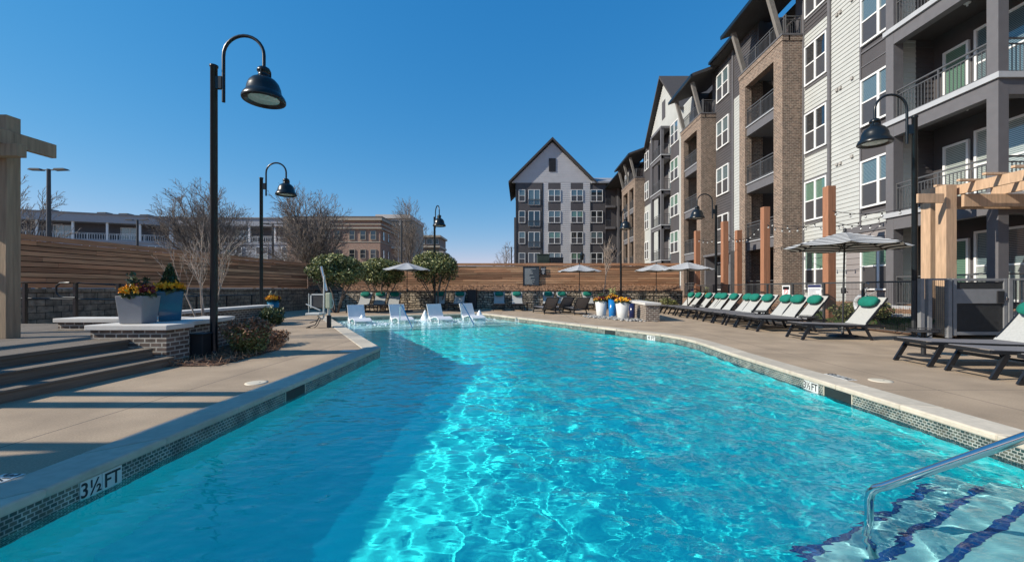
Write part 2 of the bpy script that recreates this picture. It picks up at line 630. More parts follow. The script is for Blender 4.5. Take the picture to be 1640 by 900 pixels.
M['lid'] = mat('cream_plastic', (0.66, 0.58, 0.44), 0.5, var=0.05)
M['skimmer'] = mat('dark_opening', (0.02, 0.025, 0.022), 0.5)
M['liftgreen'] = mat('pale_green_plastic', (0.42, 0.46, 0.33), 0.5, var=0.05)
M['liftgrey'] = mat('pale_grey_plastic', (0.50, 0.52, 0.50), 0.5, var=0.05)
M['genset'] = mat('dark_green_box', (0.035, 0.05, 0.035), 0.6, var=0.1)
M['lightgreyseat'] = mat('grey_concrete', (0.36, 0.34, 0.31), 0.85, var=0.1)
M['bulb'] = mat('clear_bulb', (0.5, 0.5, 0.48), 0.1, var=0.02)
M['stripes'] = stripes_mat('striped_canvas', (0.60, 0.60, 0.58), (0.03, 0.03, 0.035), 0.056, 0.5, 2, 0.85, 0.2)
M['stripesgrey'] = stripes_mat('striped_canvas_grey', (0.52, 0.53, 0.53), (0.13, 0.13, 0.14), 0.058, 0.62, 2, 0.85, 0.2)  # lower contrast stripes for the far parasols


def glass(name, c1, c2, period, duty, rough=0.03):
    return stripes_mat(name, c1, c2, period, duty, 2, rough, 0.9, 1.0)


M['pane_blind'] = glass('pane_with_blinds', (0.16, 0.22, 0.23), (0.03, 0.055, 0.07), 0.055, 0.55)
M['pane_dark'] = glass('pane_dark', (0.018, 0.022, 0.026), (0.022, 0.026, 0.03), 0.3, 0.5)
M['pane_green'] = glass('pane_green', (0.14, 0.24, 0.17), (0.07, 0.14, 0.11), 0.06, 0.5)
M['pane_white'] = glass('pane_white_blinds', (0.42, 0.46, 0.42), (0.12, 0.15, 0.15), 0.06, 0.62)
M['screen'] = mat('insect_screen', (0.06, 0.058, 0.06), 0.35, var=0.06, spec=0.6)

# water: clear water with a faint tint
mw = bpy.data.materials.new('pool_water')
mw.use_nodes = True
tw = mw.node_tree
tw.nodes.clear()
ow = tw.nodes.new('ShaderNodeOutputMaterial')
gw = tw.nodes.new('ShaderNodeBsdfGlass')
gw.inputs['IOR'].default_value = 1.33
gw.inputs['Roughness'].default_value = 0.0
gw.inputs['Color'].default_value = (0.86, 0.98, 1.0, 1)
tw.links.new(gw.outputs[0], ow.inputs[0])
tcw = tw.nodes.new('ShaderNodeTexCoord')
mpw = tw.nodes.new('ShaderNodeMapping')
mpw.inputs['Rotation'].default_value = (0, 0, 0.5)
mpw.inputs['Scale'].default_value = (1.0, 1.9, 1.0)
nzw = tw.nodes.new('ShaderNodeTexNoise')
nzw.inputs['Scale'].default_value = 5.0
nzw.inputs['Detail'].default_value = 1.5
bpw = tw.nodes.new('ShaderNodeBump')
bpw.inputs['Strength'].default_value = 0.5
bpw.inputs['Distance'].default_value = 0.02
tw.links.new(tcw.outputs['Object'], mpw.inputs[0])
tw.links.new(mpw.outputs[0], nzw.inputs[0])
tw.links.new(nzw.outputs[0], bpw.inputs['Height'])
tw.links.new(bpw.outputs[0], gw.inputs['Normal'])
M['water'] = mw


# control joints in the pool deck: thin dark sawn lines, as part of the concrete
def joints(m, px, py):
    t = m.node_tree
    L = t.links.new
    b = t.nodes['Principled BSDF']
    src = b.inputs['Base Color'].links[0].from_socket
    tc = t.nodes.new('ShaderNodeTexCoord')
    sp = t.nodes.new('ShaderNodeSeparateXYZ')
    L(tc.outputs['Object'], sp.inputs[0])
    outs = []
    for ax, per, off in ((0, px, 1.1), (1, py, 0.55)):
        a = t.nodes.new('ShaderNodeMath')
        a.operation = 'ADD'
        a.inputs[1].default_value = off + 100 * per
        L(sp.outputs[ax], a.inputs[0])
        f = t.nodes.new('ShaderNodeMath')
        f.operation = 'MODULO'
        f.inputs[1].default_value = per
        L(a.outputs[0], f.inputs[0])
        q = t.nodes.new('ShaderNodeMath')
        q.operation = 'LESS_THAN'
        q.inputs[1].default_value = 0.014
        L(f.outputs[0], q.inputs[0])
        outs.append(q.outputs[0])
    mx = t.nodes.new('ShaderNodeMath')
    mx.operation = 'MAXIMUM'
    L(outs[0], mx.inputs[0])
    L(outs[1], mx.inputs[1])
    mix = t.nodes.new('ShaderNodeMix')
    mix.data_type = 'RGBA'
    L(mx.outputs[0], mix.inputs[0])
    L(src, mix.inputs[6])
    mix.inputs[7].default_value = (0.09, 0.07, 0.055, 1)
    L(mix.outputs[2], b.inputs['Base Color'])


joints(M['deck'], 3.3, 3.0)

# ------------------------------------------------------------------ the pool
WL = -0.19                              # water level
XL = -3.19
NEAR = lambda x: 0.60 + x * 0.504       # the near edge of the pool
rc = [(4.36, NEAR(4.36)), (4.36, 8.6), (4.41, 9.6), (4.43, 10.4), (4.34, 11.2), (4.07, 12.0), (3.6, 12.75), (-2.1, 22.0)]
pool = [(XL, NEAR(XL))] + rc + [(-9.1, 19.4), (XL, 9.3)]          # counter-clockwise


def flat(name, outer, holes, z, m, kind):
    polys = [[Vector((p[0], p[1], 0)) for p in outer]] + [[Vector((p[0], p[1], 0)) for p in h] for h in holes]
    tris = tessellate_polygon(polys)
    pts = [p for pl in polys for p in pl]
    mb = MB()
    fs = []
    for a, b, c in tris:
        n = (pts[b] - pts[a]).cross(pts[c] - pts[a]).z
        fs.append((a, b, c) if n > 0 else (a, c, b))
    mb.add([(p.x, p.y, z) for p in pts], fs)
    return mb.build(name, m, kind=kind)


def offset(poly, d):
    n = len(poly)
    out = []
    for i in range(n):
        p0, p1, p2 = Vector(poly[i - 1]), Vector(poly[i]), Vector(poly[(i + 1) % n])
        a = (p1 - p0).normalized()
        b = (p2 - p1).normalized()
        na = Vector((a.y, -a.x))
        nb = Vector((b.y, -b.x))
        k = (na + nb)
        k = k / max(0.3, k.dot(na))
        out.append(tuple(p1 + k * d))
    return out


COPE = 0.37
outer_cope = offset(pool, COPE - 0.01)
flat('ground', [(-900, -300), (900, -300), (900, 1500), (-900, 1500)], [[(-11, -2.5), (6, -2.5), (6, 23.5), (-11, 23.5)]], -0.05, M['ground'], 'structure')
flat('pool_deck', [(-15.6, -6), (11.2, -6), (11.2, 27.1), (-15.6, 27.1)], [outer_cope], 0.0, M['deck'], 'structure')


def pool_floor_z(y):
    return -1.22 - 0.012 * max(0, y)


mb = MB()
polyv = [Vector((p[0], p[1], 0)) for p in pool]
tr = tessellate_polygon([polyv])
mb.add([(p[0], p[1], pool_floor_z(p[1])) for p in pool], [(a, b, c) if (polyv[b] - polyv[a]).cross(polyv[c] - polyv[a]).z > 0 else (a, c, b) for a, b, c in tr])
pf = mb.build('pool_floor', M['plaster'], kind='structure')
mb = MB()
tile = MB()
cp = MB()
n = len(pool)
off_in = offset(pool, -0.02)
off_out = offset(pool, COPE)
rnd = random.Random(4)
for i in range(n):
    a, b = pool[i], pool[(i + 1) % n]
    mb.quad((a[0], a[1], -1.7), (a[0], a[1], -0.34), (b[0], b[1], -0.34), (b[0], b[1], -1.7))
    tile.quad((a[0], a[1], -0.34), (a[0], a[1], -0.055), (b[0], b[1], -0.055), (b[0], b[1], -0.34))
    ia, ib, oa, ob = (Vector(off_in[i]), Vector(off_in[(i + 1) % n]), Vector(off_out[i]), Vector(off_out[(i + 1) % n]))
    k = max(1, round((ib - ia).length / 0.92))
    for j in range(k):
        g = 0.004 / max(0.1, (ib - ia).length)
        s, e = j / k + (g if j else 0), (j + 1) / k - (g if j < k - 1 else 0)
        p = [ia.lerp(ib, s), ia.lerp(ib, e), oa.lerp(ob, e), oa.lerp(ob, s)]
        cp.prism([(q.x, q.y) for q in p], -0.06, 0.012 + rnd.uniform(-0.0015, 0.0015))
pw = mb.build('pool_wall', M['plaster'], kind='structure')
tile.build('pool_waterline_tiles', M['mosaic'], kind='structure')
cp.build('pool_coping', M['coping'], kind='structure', bevel=0.018)

# sun ledge at the far end and the entry steps at the near right corner
lu = Vector((6.68, 3.3)).normalized()
la = Vector((-6.87, 15.6))
lb = Vector((-0.19, 18.9))
mb = MB()
mb.prism([tuple(la), tuple(lb), (-2.13, 21.98), (-9.08, 19.41)], -1.6, -0.42)
fw = Vector((lu.y, -lu.x))
mb.prism([tuple(la), tuple(lb), tuple(lb + fw * 0.4 + lu * 0.1), tuple(la + fw * 0.4)], -1.6, -0.72)
ledge = mb.build('pool_sun_ledge', M['ledge'], kind='structure')
nu = Vector((0.893, 0.450))
nn = Vector((-0.450, 0.893))
p0 = Vector((0.0, 0.86))
mb = MB()
bt = MB()
smin, smax = -0.6, 4.9
for k, (d0, d1, z) in enumerate(((-0.35, 0.30, -0.39), (0.30, 0.60, -0.64), (0.60, 0.91, -0.89))):
    q = [p0 + nu * smin + nn * d0, p0 + nu * smax + nn * d0, p0 + nu * smax + nn * d1, p0 + nu * smin + nn * d1]
    q = [Vector((min(v.x, 4.355), v.y)) for v in q]
    mb.prism([tuple(v) for v in q], -1.6, z)
    e0, e1 = p0 + nu * smin + nn * (d1 - 0.052), p0 + nu * 4.62 + nn * (d1 - 0.052)
    f0, f1 = p0 + nu * smin + nn * (d1 + 0.004), p0 + nu * 4.62 + nn * (d1 + 0.004)
    bt.prism([tuple(e0), tuple(e1), tuple(f1), tuple(f0)], z - 0.05, z + 0.004)
steps = mb.build('pool_steps', M['plaster_pale'], kind='structure')
band = bt.build('pool_step_nosing', M['bluetile'], kind='structure')

# the water surface: a rippled sheet that follows the pool's outline
def bounds(y):
    if y <= NEAR(4.36):
        xr = (y - 0.60) / 0.504
    else:
        xr = np.interp(y, [p[1] for p in rc], [p[0] for p in rc])
    xl = XL if y <= 9.3 else np.interp(y, [9.3, 19.4, 22.0], [XL, -9.1, -2.1])
    return xl - 0.03, xr + 0.03


ys = np.concatenate([np.arange(NEAR(XL) - 0.05, 6.0, 0.021), np.arange(6.0, 12.0, 0.036), np.arange(12.0, 21.98, 0.06)])
NX = 300
rng = np.random.default_rng(3)
X = np.zeros((len(ys), NX))
for j, y in enumerate(ys):
    l, r = bounds(y)
    X[j] = np.linspace(l, max(r, l + 0.02), NX)
Y = np.repeat(ys[:, None], NX, 1)
Zw = np.zeros_like(X)
for i in range(80):
    lam = float(np.exp(rng.uniform(math.log(0.115), math.log(0.75))))
    th = rng.normal(0.9, 0.9)
    k = 2 * math.pi / lam
    Zw += 0.0023 * lam ** 1.0 * np.sin(k * (X * math.cos(th) + Y * math.sin(th)) + rng.uniform(0, 6.28))
agit = np.clip(0.42 + 0.30 * (X + 2.0), 0.3, 1.0) * np.clip(0.75 + Y * 0.03, 0, 1.3)
Zw *= agit
# rings of the three ledge fountains
for px_, py_ in ((580, 516), (681, 511), (768, 508)):
    c = G(px_, py_, WL)
    rr = np.hypot(X - c.x, Y - c.y)
    Zw += 0.012 * np.exp(-rr / 0.9) * np.sin(rr * 22)
V = np.stack([X, Y, Zw + WL], -1).reshape(-1, 3)
wm = MB()
wm.add(V.tolist(), [(j * NX + i, j * NX + i + 1, (j + 1) * NX + i + 1, (j + 1) * NX + i) for j in range(len(ys) - 1) for i in range(NX - 1)], 0, True)
water = wm.build('pool_water', M['water'], kind='structure')
water.cycles.is_caustics_caster = True
for o in (pf, pw, ledge, steps, band):
    o.cycles.is_caustics_receiver = True


# depth markers, set into the tile band and into the deck
def wall_marker(label, x, y, side, rz, words):
    """side +1: on the left wall, facing +x; -1: on a wall facing -x (turned by rz)"""
    t = thing('depth_marker', label, 'depth marker', (x, y, -0.12), 'pool depth markers')
    mbt = MB()
    mbt.box(x - 0.004, y - 0.155, -0.215, x + 0.004, y - 0.002, -0.062)
    mbt.box(x - 0.004, y + 0.002, -0.215, x + 0.004, y + 0.155, -0.062)
    mbt.build('tile', M['markertile'], t, bevel=0.002)
    rot = (R(90), 0, R(90) * side)
    for s, wd in zip((-1, 1), words):
        text('lettering', wd, 0.15, (x + 0.006 * side, y + 0.077 * s * side, -0.135), rot, M['letterblack'], t, 0.001, sx=0.8)
    t.rotation_euler = (0, 0, rz)
    return t


wall_marker('white 3½ FT depth tile in the left pool wall', XL + 0.003, 3.13, 1, 0, ('3½', 'FT'))
wall_marker('white 3½ FT depth tile in the right pool wall beside a skimmer', 4.357, 6.2, -1, 0, ('3½', 'FT'))
e = (Vector((-2.1, 22.0)) - Vector((3.6, 12.75))).normalized()
for (px_, tt), lab in (((1043, 0.0), 'white 4 FT depth tile in the angled right pool wall'), ((828, 0.0), 'small white depth tile low on the far right pool wall')):
    kk = (px_ - 835) / 660
    s = (kk * 12.75 - 3.6) / (e.x - kk * e.y)
    p = Vector((3.6, 12.75)) + e * s
    m_ = wall_marker(lab, p.x - 0.005, p.y, -1, math.atan2(e.y, e.x) - R(90), ('4', 'FT'))


def deck_marker(label, x, y, rz, flip):
    t = thing('depth_marker', label, 'depth marker', (x, y, 0.001), 'pool depth markers')
    mbt = MB()
    for k in (-1, 0, 1):
        mbt.box(x - 0.076, y + k * 0.156 - 0.076, -0.004, x + 0.076, y + k * 0.156 + 0.076, 0.004)
    mbt.build('tile', M['markertile'], t, bevel=0.002)
    for k, wd in ((1, '3½'), (0, 'FT')):
        text('lettering', wd, 0.14, (x, y + k * 0.156 * flip, 0.006), (0, 0, R(-90) * flip), M['letterblack'], t, 0.001, sx=0.8)
    rg = MB()
    yy = y - 0.156 * flip
    ring = [(x + 0.055 * math.cos(a), yy + 0.055 * math.sin(a), 0.006) for a in np.linspace(0, 2 * math.pi, 25)]
    rg.tube(ring, 0.006, 5, caps=False)
    rg.beam((x - 0.038, yy - 0.038, 0.006), (x + 0.038, yy + 0.038, 0.006), 0.01, 0.006)
    rg.build('no_diving_symbol', M['red'] if flip > 0 else M['letterblack'], t)
    return t


deck_marker('white 3½ FT deck tiles with red no diving circle beside the left coping', -3.66, 2.75, 0, 1)
deck_marker('white 3½ FT deck tiles with dark circle symbol beside the right coping', 4.83, 6.25, 0, -1)

# skimmers: dark mouths in the tile band and round lids in the deck
for (x, y, s, lab) in ((XL, 5.82, 1, 'dark skimmer mouth in the left pool wall'), (4.36, 5.68, -1, 'dark skimmer mouth in the right pool wall')):
    mb = MB()
    mb.box(x - 0.003, y - 0.24, -0.22, x + 0.006 * s, y + 0.24, -0.064)
    mb.box(x, y - 0.255, -0.22, x + 0.008 * s, y - 0.245, -0.06, 1)
    mb.box(x, y + 0.245, -0.22, x + 0.008 * s, y + 0.255, -0.06, 1)
    tag(mb.build('skimmer', [M['skimmer'], M['lid']]), lab, 'skimmer', 'pool skimmers')
kk = (977 - 835) / 660
s = (kk * 12.75 - 3.6) / (e.x - kk * e.y)
p = Vector((3.6, 12.75)) + e * s
mb = MB()
mb.beam((p.x - e.x * .24, p.y - e.y * .24, -0.14), (p.x + e.x * .24, p.y + e.y * .24, -0.14), 0.02, 0.15)
tag(mb.build('skimmer', M['skimmer']), 'dark skimmer mouth in the angled far right pool wall', 'skimmer', 'pool skimmers')
for (px_, py_, lab) in ((410.5, 613, 'round cream skimmer lid in the deck left of the pool'), (1410, 609.5, 'round cream skimmer lid in the deck right of the pool'), (570, 562.5, '')):
    if not lab:
        continue
    p = G(px_, py_)
    mb = MB()
    mb.lathe([(0.0001, 0.007), (0.11, 0.008), (0.142, 0.006), (0.145, -0.01)], 32, (p.x, p.y, 0))
    mb.lathe([(0.012, 0.009), (0.0001, 0.0095)], 10, (p.x + 0.05, p.y, 0), 1)
    tag(mb.build('deck_cover', [M['lid'], M['skimmer']]), lab, 'lid', 'skimmer lids')
p = G(567, 562)
mb = MB()
mb.box(p.x - 0.28, p.y - 0.09, -0.002, p.x + 0.28, p.y + 0.09, 0.005)
tag(mb.build('depth_marker', M['markertile']), 'white deck tile by the left coping corner', 'depth marker', 'pool depth markers')

# polished entry handrail near the right corner
t = thing('pool_handrail', 'large polished steel handrail over the near pool steps', 'handrail', (2.345, 2.78, -0.89))
q = [Vector((2.345, 2.78, z)) for z in (-0.89, -0.4, -0.16, -0.08)]
dirn = Vector((0.45, -0.893, 0))
bend = [Vector((2.345, 2.78, -0.03)) + dirn * 0.01, Vector((2.345, 2.78, 0.012)) + dirn * 0.04, Vector((2.345, 2.78, 0.048)) + dirn * 0.09]
run = [Vector((2.345, 2.78, 0.048 + (s - 0.09) * 0.86)) + dirn * s for s in (0.2, 0.5, 0.8, 1.02)]
end = [Vector((2.345, 2.78, 0.90)) + dirn * 1.12, Vector((2.345, 2.78, 0.86)) + dirn * 1.18, Vector((2.345, 2.78, 0.75)) + dirn * 1.2, Vector((2.345, 2.78, -0.01)) + dirn * 2.55]
mb = MB()
mb.tube(q + bend + run + end[:3] + [Vector((2.345, 2.78, 0.0)) + dirn * 2.5], 0.026, 14)
mb.build('rail', M['steel'], t)
mb = MB()
mb.lathe([(0.028, 0.03), (0.045, 0.025), (0.062, 0.004), (0.064, -0.0)], 20, (2.345, 2.78, -0.89))
mb.build('flange', M['steel'], t)

# two slim handrails from the ledge into the deep water
for (ax, ay), (bx, by), lab in (((640.5, 520), (658, 524), 'slim steel handrail left of the tall water jet on the ledge'), ((738.5, 515), (757, 519), 'slim steel handrail by the rightmost white chaise in the pool')):
    a = G(ax, ay, WL)
    b = G(bx, by, WL)
    t = thing('pool_handrail', lab, 'handrail', (a.x, a.y, -0.42), 'slim pool handrails')
    mb = MB()
    mb.tube([(a.x, a.y, -0.42), (a.x, a.y, 0.55), a.lerp(b, 0.08) + Vector((0, 0, 0.83)), a.lerp(b, 0.2) + Vector((0, 0, 0.8)), (b.x, b.y, -0.1), a.lerp(b, 1.4) - Vector((0, 0, 0.4))], 0.024, 10)
    mb.build('rail', M['steel'], t)
    mb = MB()
    mb.lathe([(0.025, 0.03), (0.055, 0.0)], 14, (a.x, a.y, -0.42))
    mb.build('flange', M['steel'], t)

# bubbling jets on the ledge
rj = random.Random(5)
for px_, py_, hh, lab in ((580, 517, 0.36, 'foaming water jet in front of the leftmost white chaise'), (681, 513, 0.5, 'tallest foaming water jet alone on the ledge'),
                         (768, 511, 0.46, 'foaming water jet in front of the rightmost white chaise')):
    c = G(px_, py_, WL)
    mb = MB()
    prof = [(0.30, 0.0), (0.24, 0.03), (0.17, 0.12), (0.12, 0.24), (0.075, 0.34), (0.04, 0.42), (0.0005, 0.46)]
    mb.lathe([(r, z * hh / 0.46) for r, z in prof], 16, (c.x, c.y, WL))
    for i in range(len(mb.v)):
        x, y, z = mb.v[i]
        k = 1 + rj.uniform(-0.18, 0.18)
        mb.v[i] = (c.x + (x - c.x) * k, c.y + (y - c.y) * k, z + rj.uniform(-0.01, 0.02))
    for i in range(50):
        a, r = rj.uniform(0, 6.28), abs(rj.gauss(0, 0.22))
        mb.ball((c.x + r * math.cos(a), c.y + r * math.sin(a), WL + rj.uniform(0.01, 0.25) * max(0.1, 1 - r * 2)), rj.uniform(0.01, 0.03), 0, 6, 4)
    tag(mb.build('water_jet', M['foam']), lab, 'fountain', 'bubbling jets on the pool ledge')

mb = MB()
for px_, py_ in ((580, 517), (681, 513), (768, 511), (610, 519), (720, 515)):
    c = G(px_, py_, WL)
    for i in range(170):
        a, r = rj.uniform(0, 6.28), abs(rj.gauss(0, 0.75))
        x, y = c.x + r * math.cos(a), c.y + r * math.sin(a)
        if (x - la.x) * -fw.x + (y - la.y) * -fw.y < -0.3 or y > 19.3 + (x + 9.1) * 0.37 - .15:
            continue
        mb.ball((x, y, WL + 0.004), rj.uniform(0.012, 0.05), 0, 6, 4, (1, rj.uniform(.6, 1), .3))
tag(mb.build('foam', M['foam'], kind='stuff'), 'foam flecks on the shallow ledge water', 'foam')

# ================================================================== buildings
class Fr:
    """a facade: P(u, z, n) is u metres along it, z up, n out of the wall"""

    def __init__(self, o, u, n):
        self.o, self.u, self.n = Vector((o[0], o[1], 0)), Vector((u[0], u[1], 0)).normalized(), Vector((n[0], n[1], 0)).normalized()
        self.rz = math.atan2(-self.n.x, self.n.y) + math.pi   # turns local -y into n
        self.flip = Vector((math.cos(self.rz), math.sin(self.rz), 0)).dot(self.u) < 0

    def P(self, u, z, n=0.0):
        q = self.o + self.u * u + self.n * n
        return Vector((q.x, q.y, z))

    def box(self, mb, u0, u1, z0, z1, n0, n1, mi=0):
        c = [self.P(u, z, n) for z in (z0, z1) for u, n in ((u0, n0), (u1, n0), (u1, n1), (u0, n1))]
        fs = [(0, 3, 2, 1), (4, 5, 6, 7), (0, 1, 5, 4), (1, 2, 6, 5), (2, 3, 7, 6), (3, 0, 4, 7)]
        if self.u.cross(self.n).z < 0:
            fs = [f[::-1] for f in fs]
        mb.add(c, fs, mi)

    def lap(self, mb, u0, u1, z0, z1, course=0.19, mi=0, t=0.028, back=0.15):
        """lapped boards with real overlaps, closed at the back"""
        k = max(1, round((z1 - z0) / course))
        h = (z1 - z0) / k
        ac = mb.autocut
        mb.autocut = False
        mb.cur += 1
        for i in range(k):
            a, b = z0 + i * h, z0 + (i + 1) * h
            pts = [self.P(u0, a, 0.002), self.P(u1, a, 0.002), self.P(u1, a, t), self.P(u0, a, t), self.P(u0, b, 0.002), self.P(u1, b, 0.002)]
            fs = [(0, 1, 2, 3), (3, 2, 5, 4), (0, 3, 4), (1, 5, 2)]
            if self.u.cross(self.n).z > 0:
                fs = [f[::-1] for f in fs]
            mb.add(pts, fs, mi)
        self.box(mb, u0, u1, z0, z1, -back, 0.0, mi)
        mb.autocut = ac
        mb.cur += 1


WINS = {}


def window_mesh(wd, ht, kind, frame_m, pane_m, lower_m, mid=0.5, split=2):
    key = (round(wd, 2), round(ht, 2), kind, frame_m, pane_m, lower_m, mid, split)
    if key in WINS:
        return WINS[key]
    f = MB()
    b = 0.075
    n0, n1 = -0.085, 0.0
    f.box(-wd / 2, n0, 0, -wd / 2 + b, n1, ht)
    f.box(wd / 2 - b, n0, 0, wd / 2, n1, ht)
    f.box(-wd / 2 + b, n0, 0, wd / 2 - b, n1, b)
    f.box(-wd / 2 + b, n0, ht - b, wd / 2 - b, n1, ht)
    if split == 2:
        f.box(-0.055, n0 + 0.005, b, 0.055, n1, ht - b)
    xs = [(-wd / 2 + b, -0.055), (0.055, wd / 2 - b)] if split == 2 else [(-wd / 2 + b, wd / 2 - b)]
    if kind == 'hung':
        for a, c in xs:
            f.box(a, n0 + 0.015, ht * mid - 0.028, c, n1, ht * mid + 0.028)
    g = MB()
    for a, c in xs:
        if kind == 'hung':
            g.box(a, -0.045, b, c, -0.01, ht * mid - 0.028, 1)
            g.box(a, -0.035, ht * mid + 0.028, c, -0.01, ht - b, 0)
        else:
            g.box(a, -0.035, b, c, -0.01, ht - b, 0)
    fo = f.build('tmpf', M[frame_m])
    go = g.build('tmpg', [M[pane_m], M[lower_m]])
    WINS[key] = (fo.data, go.data)
    for o in (fo, go):
        bpy.data.objects.remove(o)
    return WINS[key]


def window(parent, fr, u, z, wd, ht, kind='hung', pane='pane_dark', lower='screen', frame='white', n=0.03, mid=0.5, split=2, name='window'):
    fm, gm = window_mesh(wd, ht, kind, frame, pane, lower, mid, split)
    o = bpy.data.objects.new(name, fm)
    C.objects.link(o)
    o.parent = parent
    o.location = fr.P(u, z, n) - ORG[parent.name]
    o.rotation_euler = (0, 0, fr.rz)
    ORG[o.name] = ORG[parent.name]
    p = bpy.data.objects.new('pane', gm)
    C.objects.link(p)
    p.parent = o
    return o


def railing(mb, fr, u0, u1, z, n, ht=1.07, step=0.115, post=1.4, pick=0.009):
    fr.box(mb, u0, u1, z + ht - 0.045, z + ht, n - 0.025, n + 0.025)
    fr.box(mb, u0, u1, z + ht - 0.20, z + ht - 0.165, n - 0.018, n + 0.018)
    fr.box(mb, u0, u1, z + 0.07, z + 0.105, n - 0.018, n + 0.018)
    k = max(1, round((u1 - u0) / step))
    for i in range(1, k):
        u = u0 + (u1 - u0) * i / k
        fr.box(mb, u - pick, u + pick, z + 0.105, z + ht - 0.2, n - pick, n + pick)
    k = max(1, round((u1 - u0) / post))
    for i in range(k + 1):
        u = u0 + (u1 - u0) * i / k
        fr.box(mb, u - 0.022, u + 0.022, z, z + ht - 0.045, n - 0.022, n + 0.022)


XF = 14.4
F = [0.72, 4.12, 7.53, 10.92, 14.33]
EAVE = 17.55
rb = random.Random(12)
RF = Fr((XF, 0), (0, 1), (-1, 0))
apt = thing('apartment_building', 'long five storey apartment block with brick balcony towers along the right side', 'apartment building', (XF, 30, 0))
wc, wdk, wt, wtr = MB(True), MB(True), MB(True), MB(True)
# B1 / B2 beside the near balcony
RF.lap(wt, 15.46, 18.25, 0.0, F[1] - 0.42, 0.27)
RF.box(wtr, 15.46, 18.25, F[1] - 0.42, F[1] - 0.14, -0.1, 0.05)
RF.lap(wc, 18.25, 19.12, 0.0, F[1] - 0.14)
RF.lap(wc, 17.47, 19.12, F[1] - 0.14, F[4] + 0.35)
RF.lap(wc, 15.46, 17.47, F[1] - 0.14, F[1] + 0.32)
RF.lap(wc, 19.28, 20.98, 0.0, F[4] - 0.15)
RF.lap(wdk, 19.28, 20.98, F[4] - 0.15, EAVE)
RF.lap(wdk, 17.47, 19.12, F[4] + 0.35, EAVE)
RF.box(wtr, 19.12, 19.28, 0.0, EAVE, -0.1, 0.10)          # downspout and corner trim
RF.box(wtr, 17.43, 17.50, F[1] - 0.14, EAVE, -0.05, 0.05)
RF.box(wtr, 20.94, 21.04, 0.0, EAVE, -0.1, 0.06)
RF.box(wdk, 15.46, 17.43, F[1] + 0.32, EAVE, -0.15, 0.0)
for k in range(1, 5):
    RF.box(wtr, 15.5, 17.43, F[k] + 0.30, F[k] + 0.37, 0.002, 0.045)
    RF.box(wtr, 15.5, 17.43, F[k] - 0.28, F[k] - 0.24, 0.002, 0.028)
for k in range(5):
    window(apt, RF, 16.52, F[k] + 0.45 + (0.12 if k else 0.1), 1.74, 1.98, 'hung', ['pane_green', 'pane_blind', 'pane_blind', 'pane_blind', 'pane_blind'][k])
    window(apt, RF, 20.08, F[k] + 0.57, 1.5, 1.98, 'hung', ['pane_green', 'pane_green', 'pane_dark', 'pane_dark', 'pane_green'][k])
    RF.box(wtr, 19.3, 20.86, F[k] + 0.44, F[k] + 0.565, 0.002, 0.05)
    RF.box(wtr, 19.3, 20.86, F[k] + 2.555, F[k] + 2.66, 0.002, 0.045)
# B3 beyond tower 1
RF.lap(wc, 25.2, 27.95, 0.0, F[4] - 0.2)
RF.lap(wdk, 25.2, 27.95, F[4] - 0.2, EAVE)
RF.lap(wdk, 27.95, 30.5, 0.0, EAVE)
RF.box(wtr, 27.88, 28.02, 0.0, EAVE, -0.1, 0.10)
for k in range(5):
    window(apt, RF, 29.35, F[k] + 0.5, 1.75, 2.0, 'hung', rb.choice(['pane_dark', 'pane_dark', 'pane_blind']))
# gable section
RF.lap(wc, 34.3, 39.7, 1.6, EAVE)
RF.lap(wc, 43.2, 48.1, 1.6, F[3] - 0.1)
RF.lap(wdk, 43.2, 48.1, F[3] - 0.1, EAVE)
RF.lap(wc, 39.7, 43.2, F[4] + 2.6, EAVE)
for u0, u1 in ((34.3, 39.7), (43.2, 48.1)):
    RF.box(wtr, u0, u1, 0.0, 1.6, -0.1, 0.04)
for k in range(5):
    RF.box(wdk, 37.55, 39.65, F[k] - 0.85, F[k] + 0.5, 0.0, 0.035)
    window(apt, RF, 38.6, F[k] + 0.55, 2.0, 2.0, 'hung', rb.choice(['pane_dark', 'pane_green', 'pane_blind']))
    window(apt, RF, 47.1, F[k] + 0.55, 1.45, 2.0, 'hung', rb.choice(['pane_dark', 'pane_blind']))
# the gable itself
GY, GZ = 41.6, 22.5
kz = 26
wc.autocut = False
wc.cur += 1
for i in range(kz):
    a = EAVE + (GZ - 0.35 - EAVE) * i / kz
    b = EAVE + (GZ - 0.35 - EAVE) * (i + 1) / kz
    ha = 4.7 * (1 - (b - EAVE) / (GZ - 0.35 - EAVE))
    RF.box(wc, GY - ha, GY + ha, a, b, -0.1, 0.025 if i % 2 else 0.018)
RF.box(wdk, GY - 0.45, GY + 0.45, EAVE + 0.9, EAVE + 2.7, 0.03, 0.06)
# beyond tower 3 to the corner
RF.lap(wdk, 54.3, 57.4, 0.0, EAVE, 0.3)
for k in range(5):
    window(apt, RF, 56.0, F[k] + 0.5, 1.7, 2.0, 'hung', rb.choice(['pane_dark', 'pane_blind']))
wc.build_each('cream_wall', M['cream'], apt)
wdk.build_each('charcoal_wall', M['dark'], apt)
wt.build_each('taupe_wall', M['taupe'], apt)
wtr.build_each('trim', M['trim'], apt)
# core behind everything
mb = MB(True)
mb.box(16.9, 8.0, 0, 30, 66, EAVE - 0.1)
mb.box(15.45, 8.0, 0, 16.9, 11.9, EAVE - 0.1)
for a, b in ((15.46, 21.0), (25.2, 30.47), (34.3, 39.75), (43.15, 48.07), (54.3, 57.4)):
    mb.box(14.56, a, 0, 16.9, b, EAVE - 0.1)
mb.build_each('core_wall', M['dark'], apt)

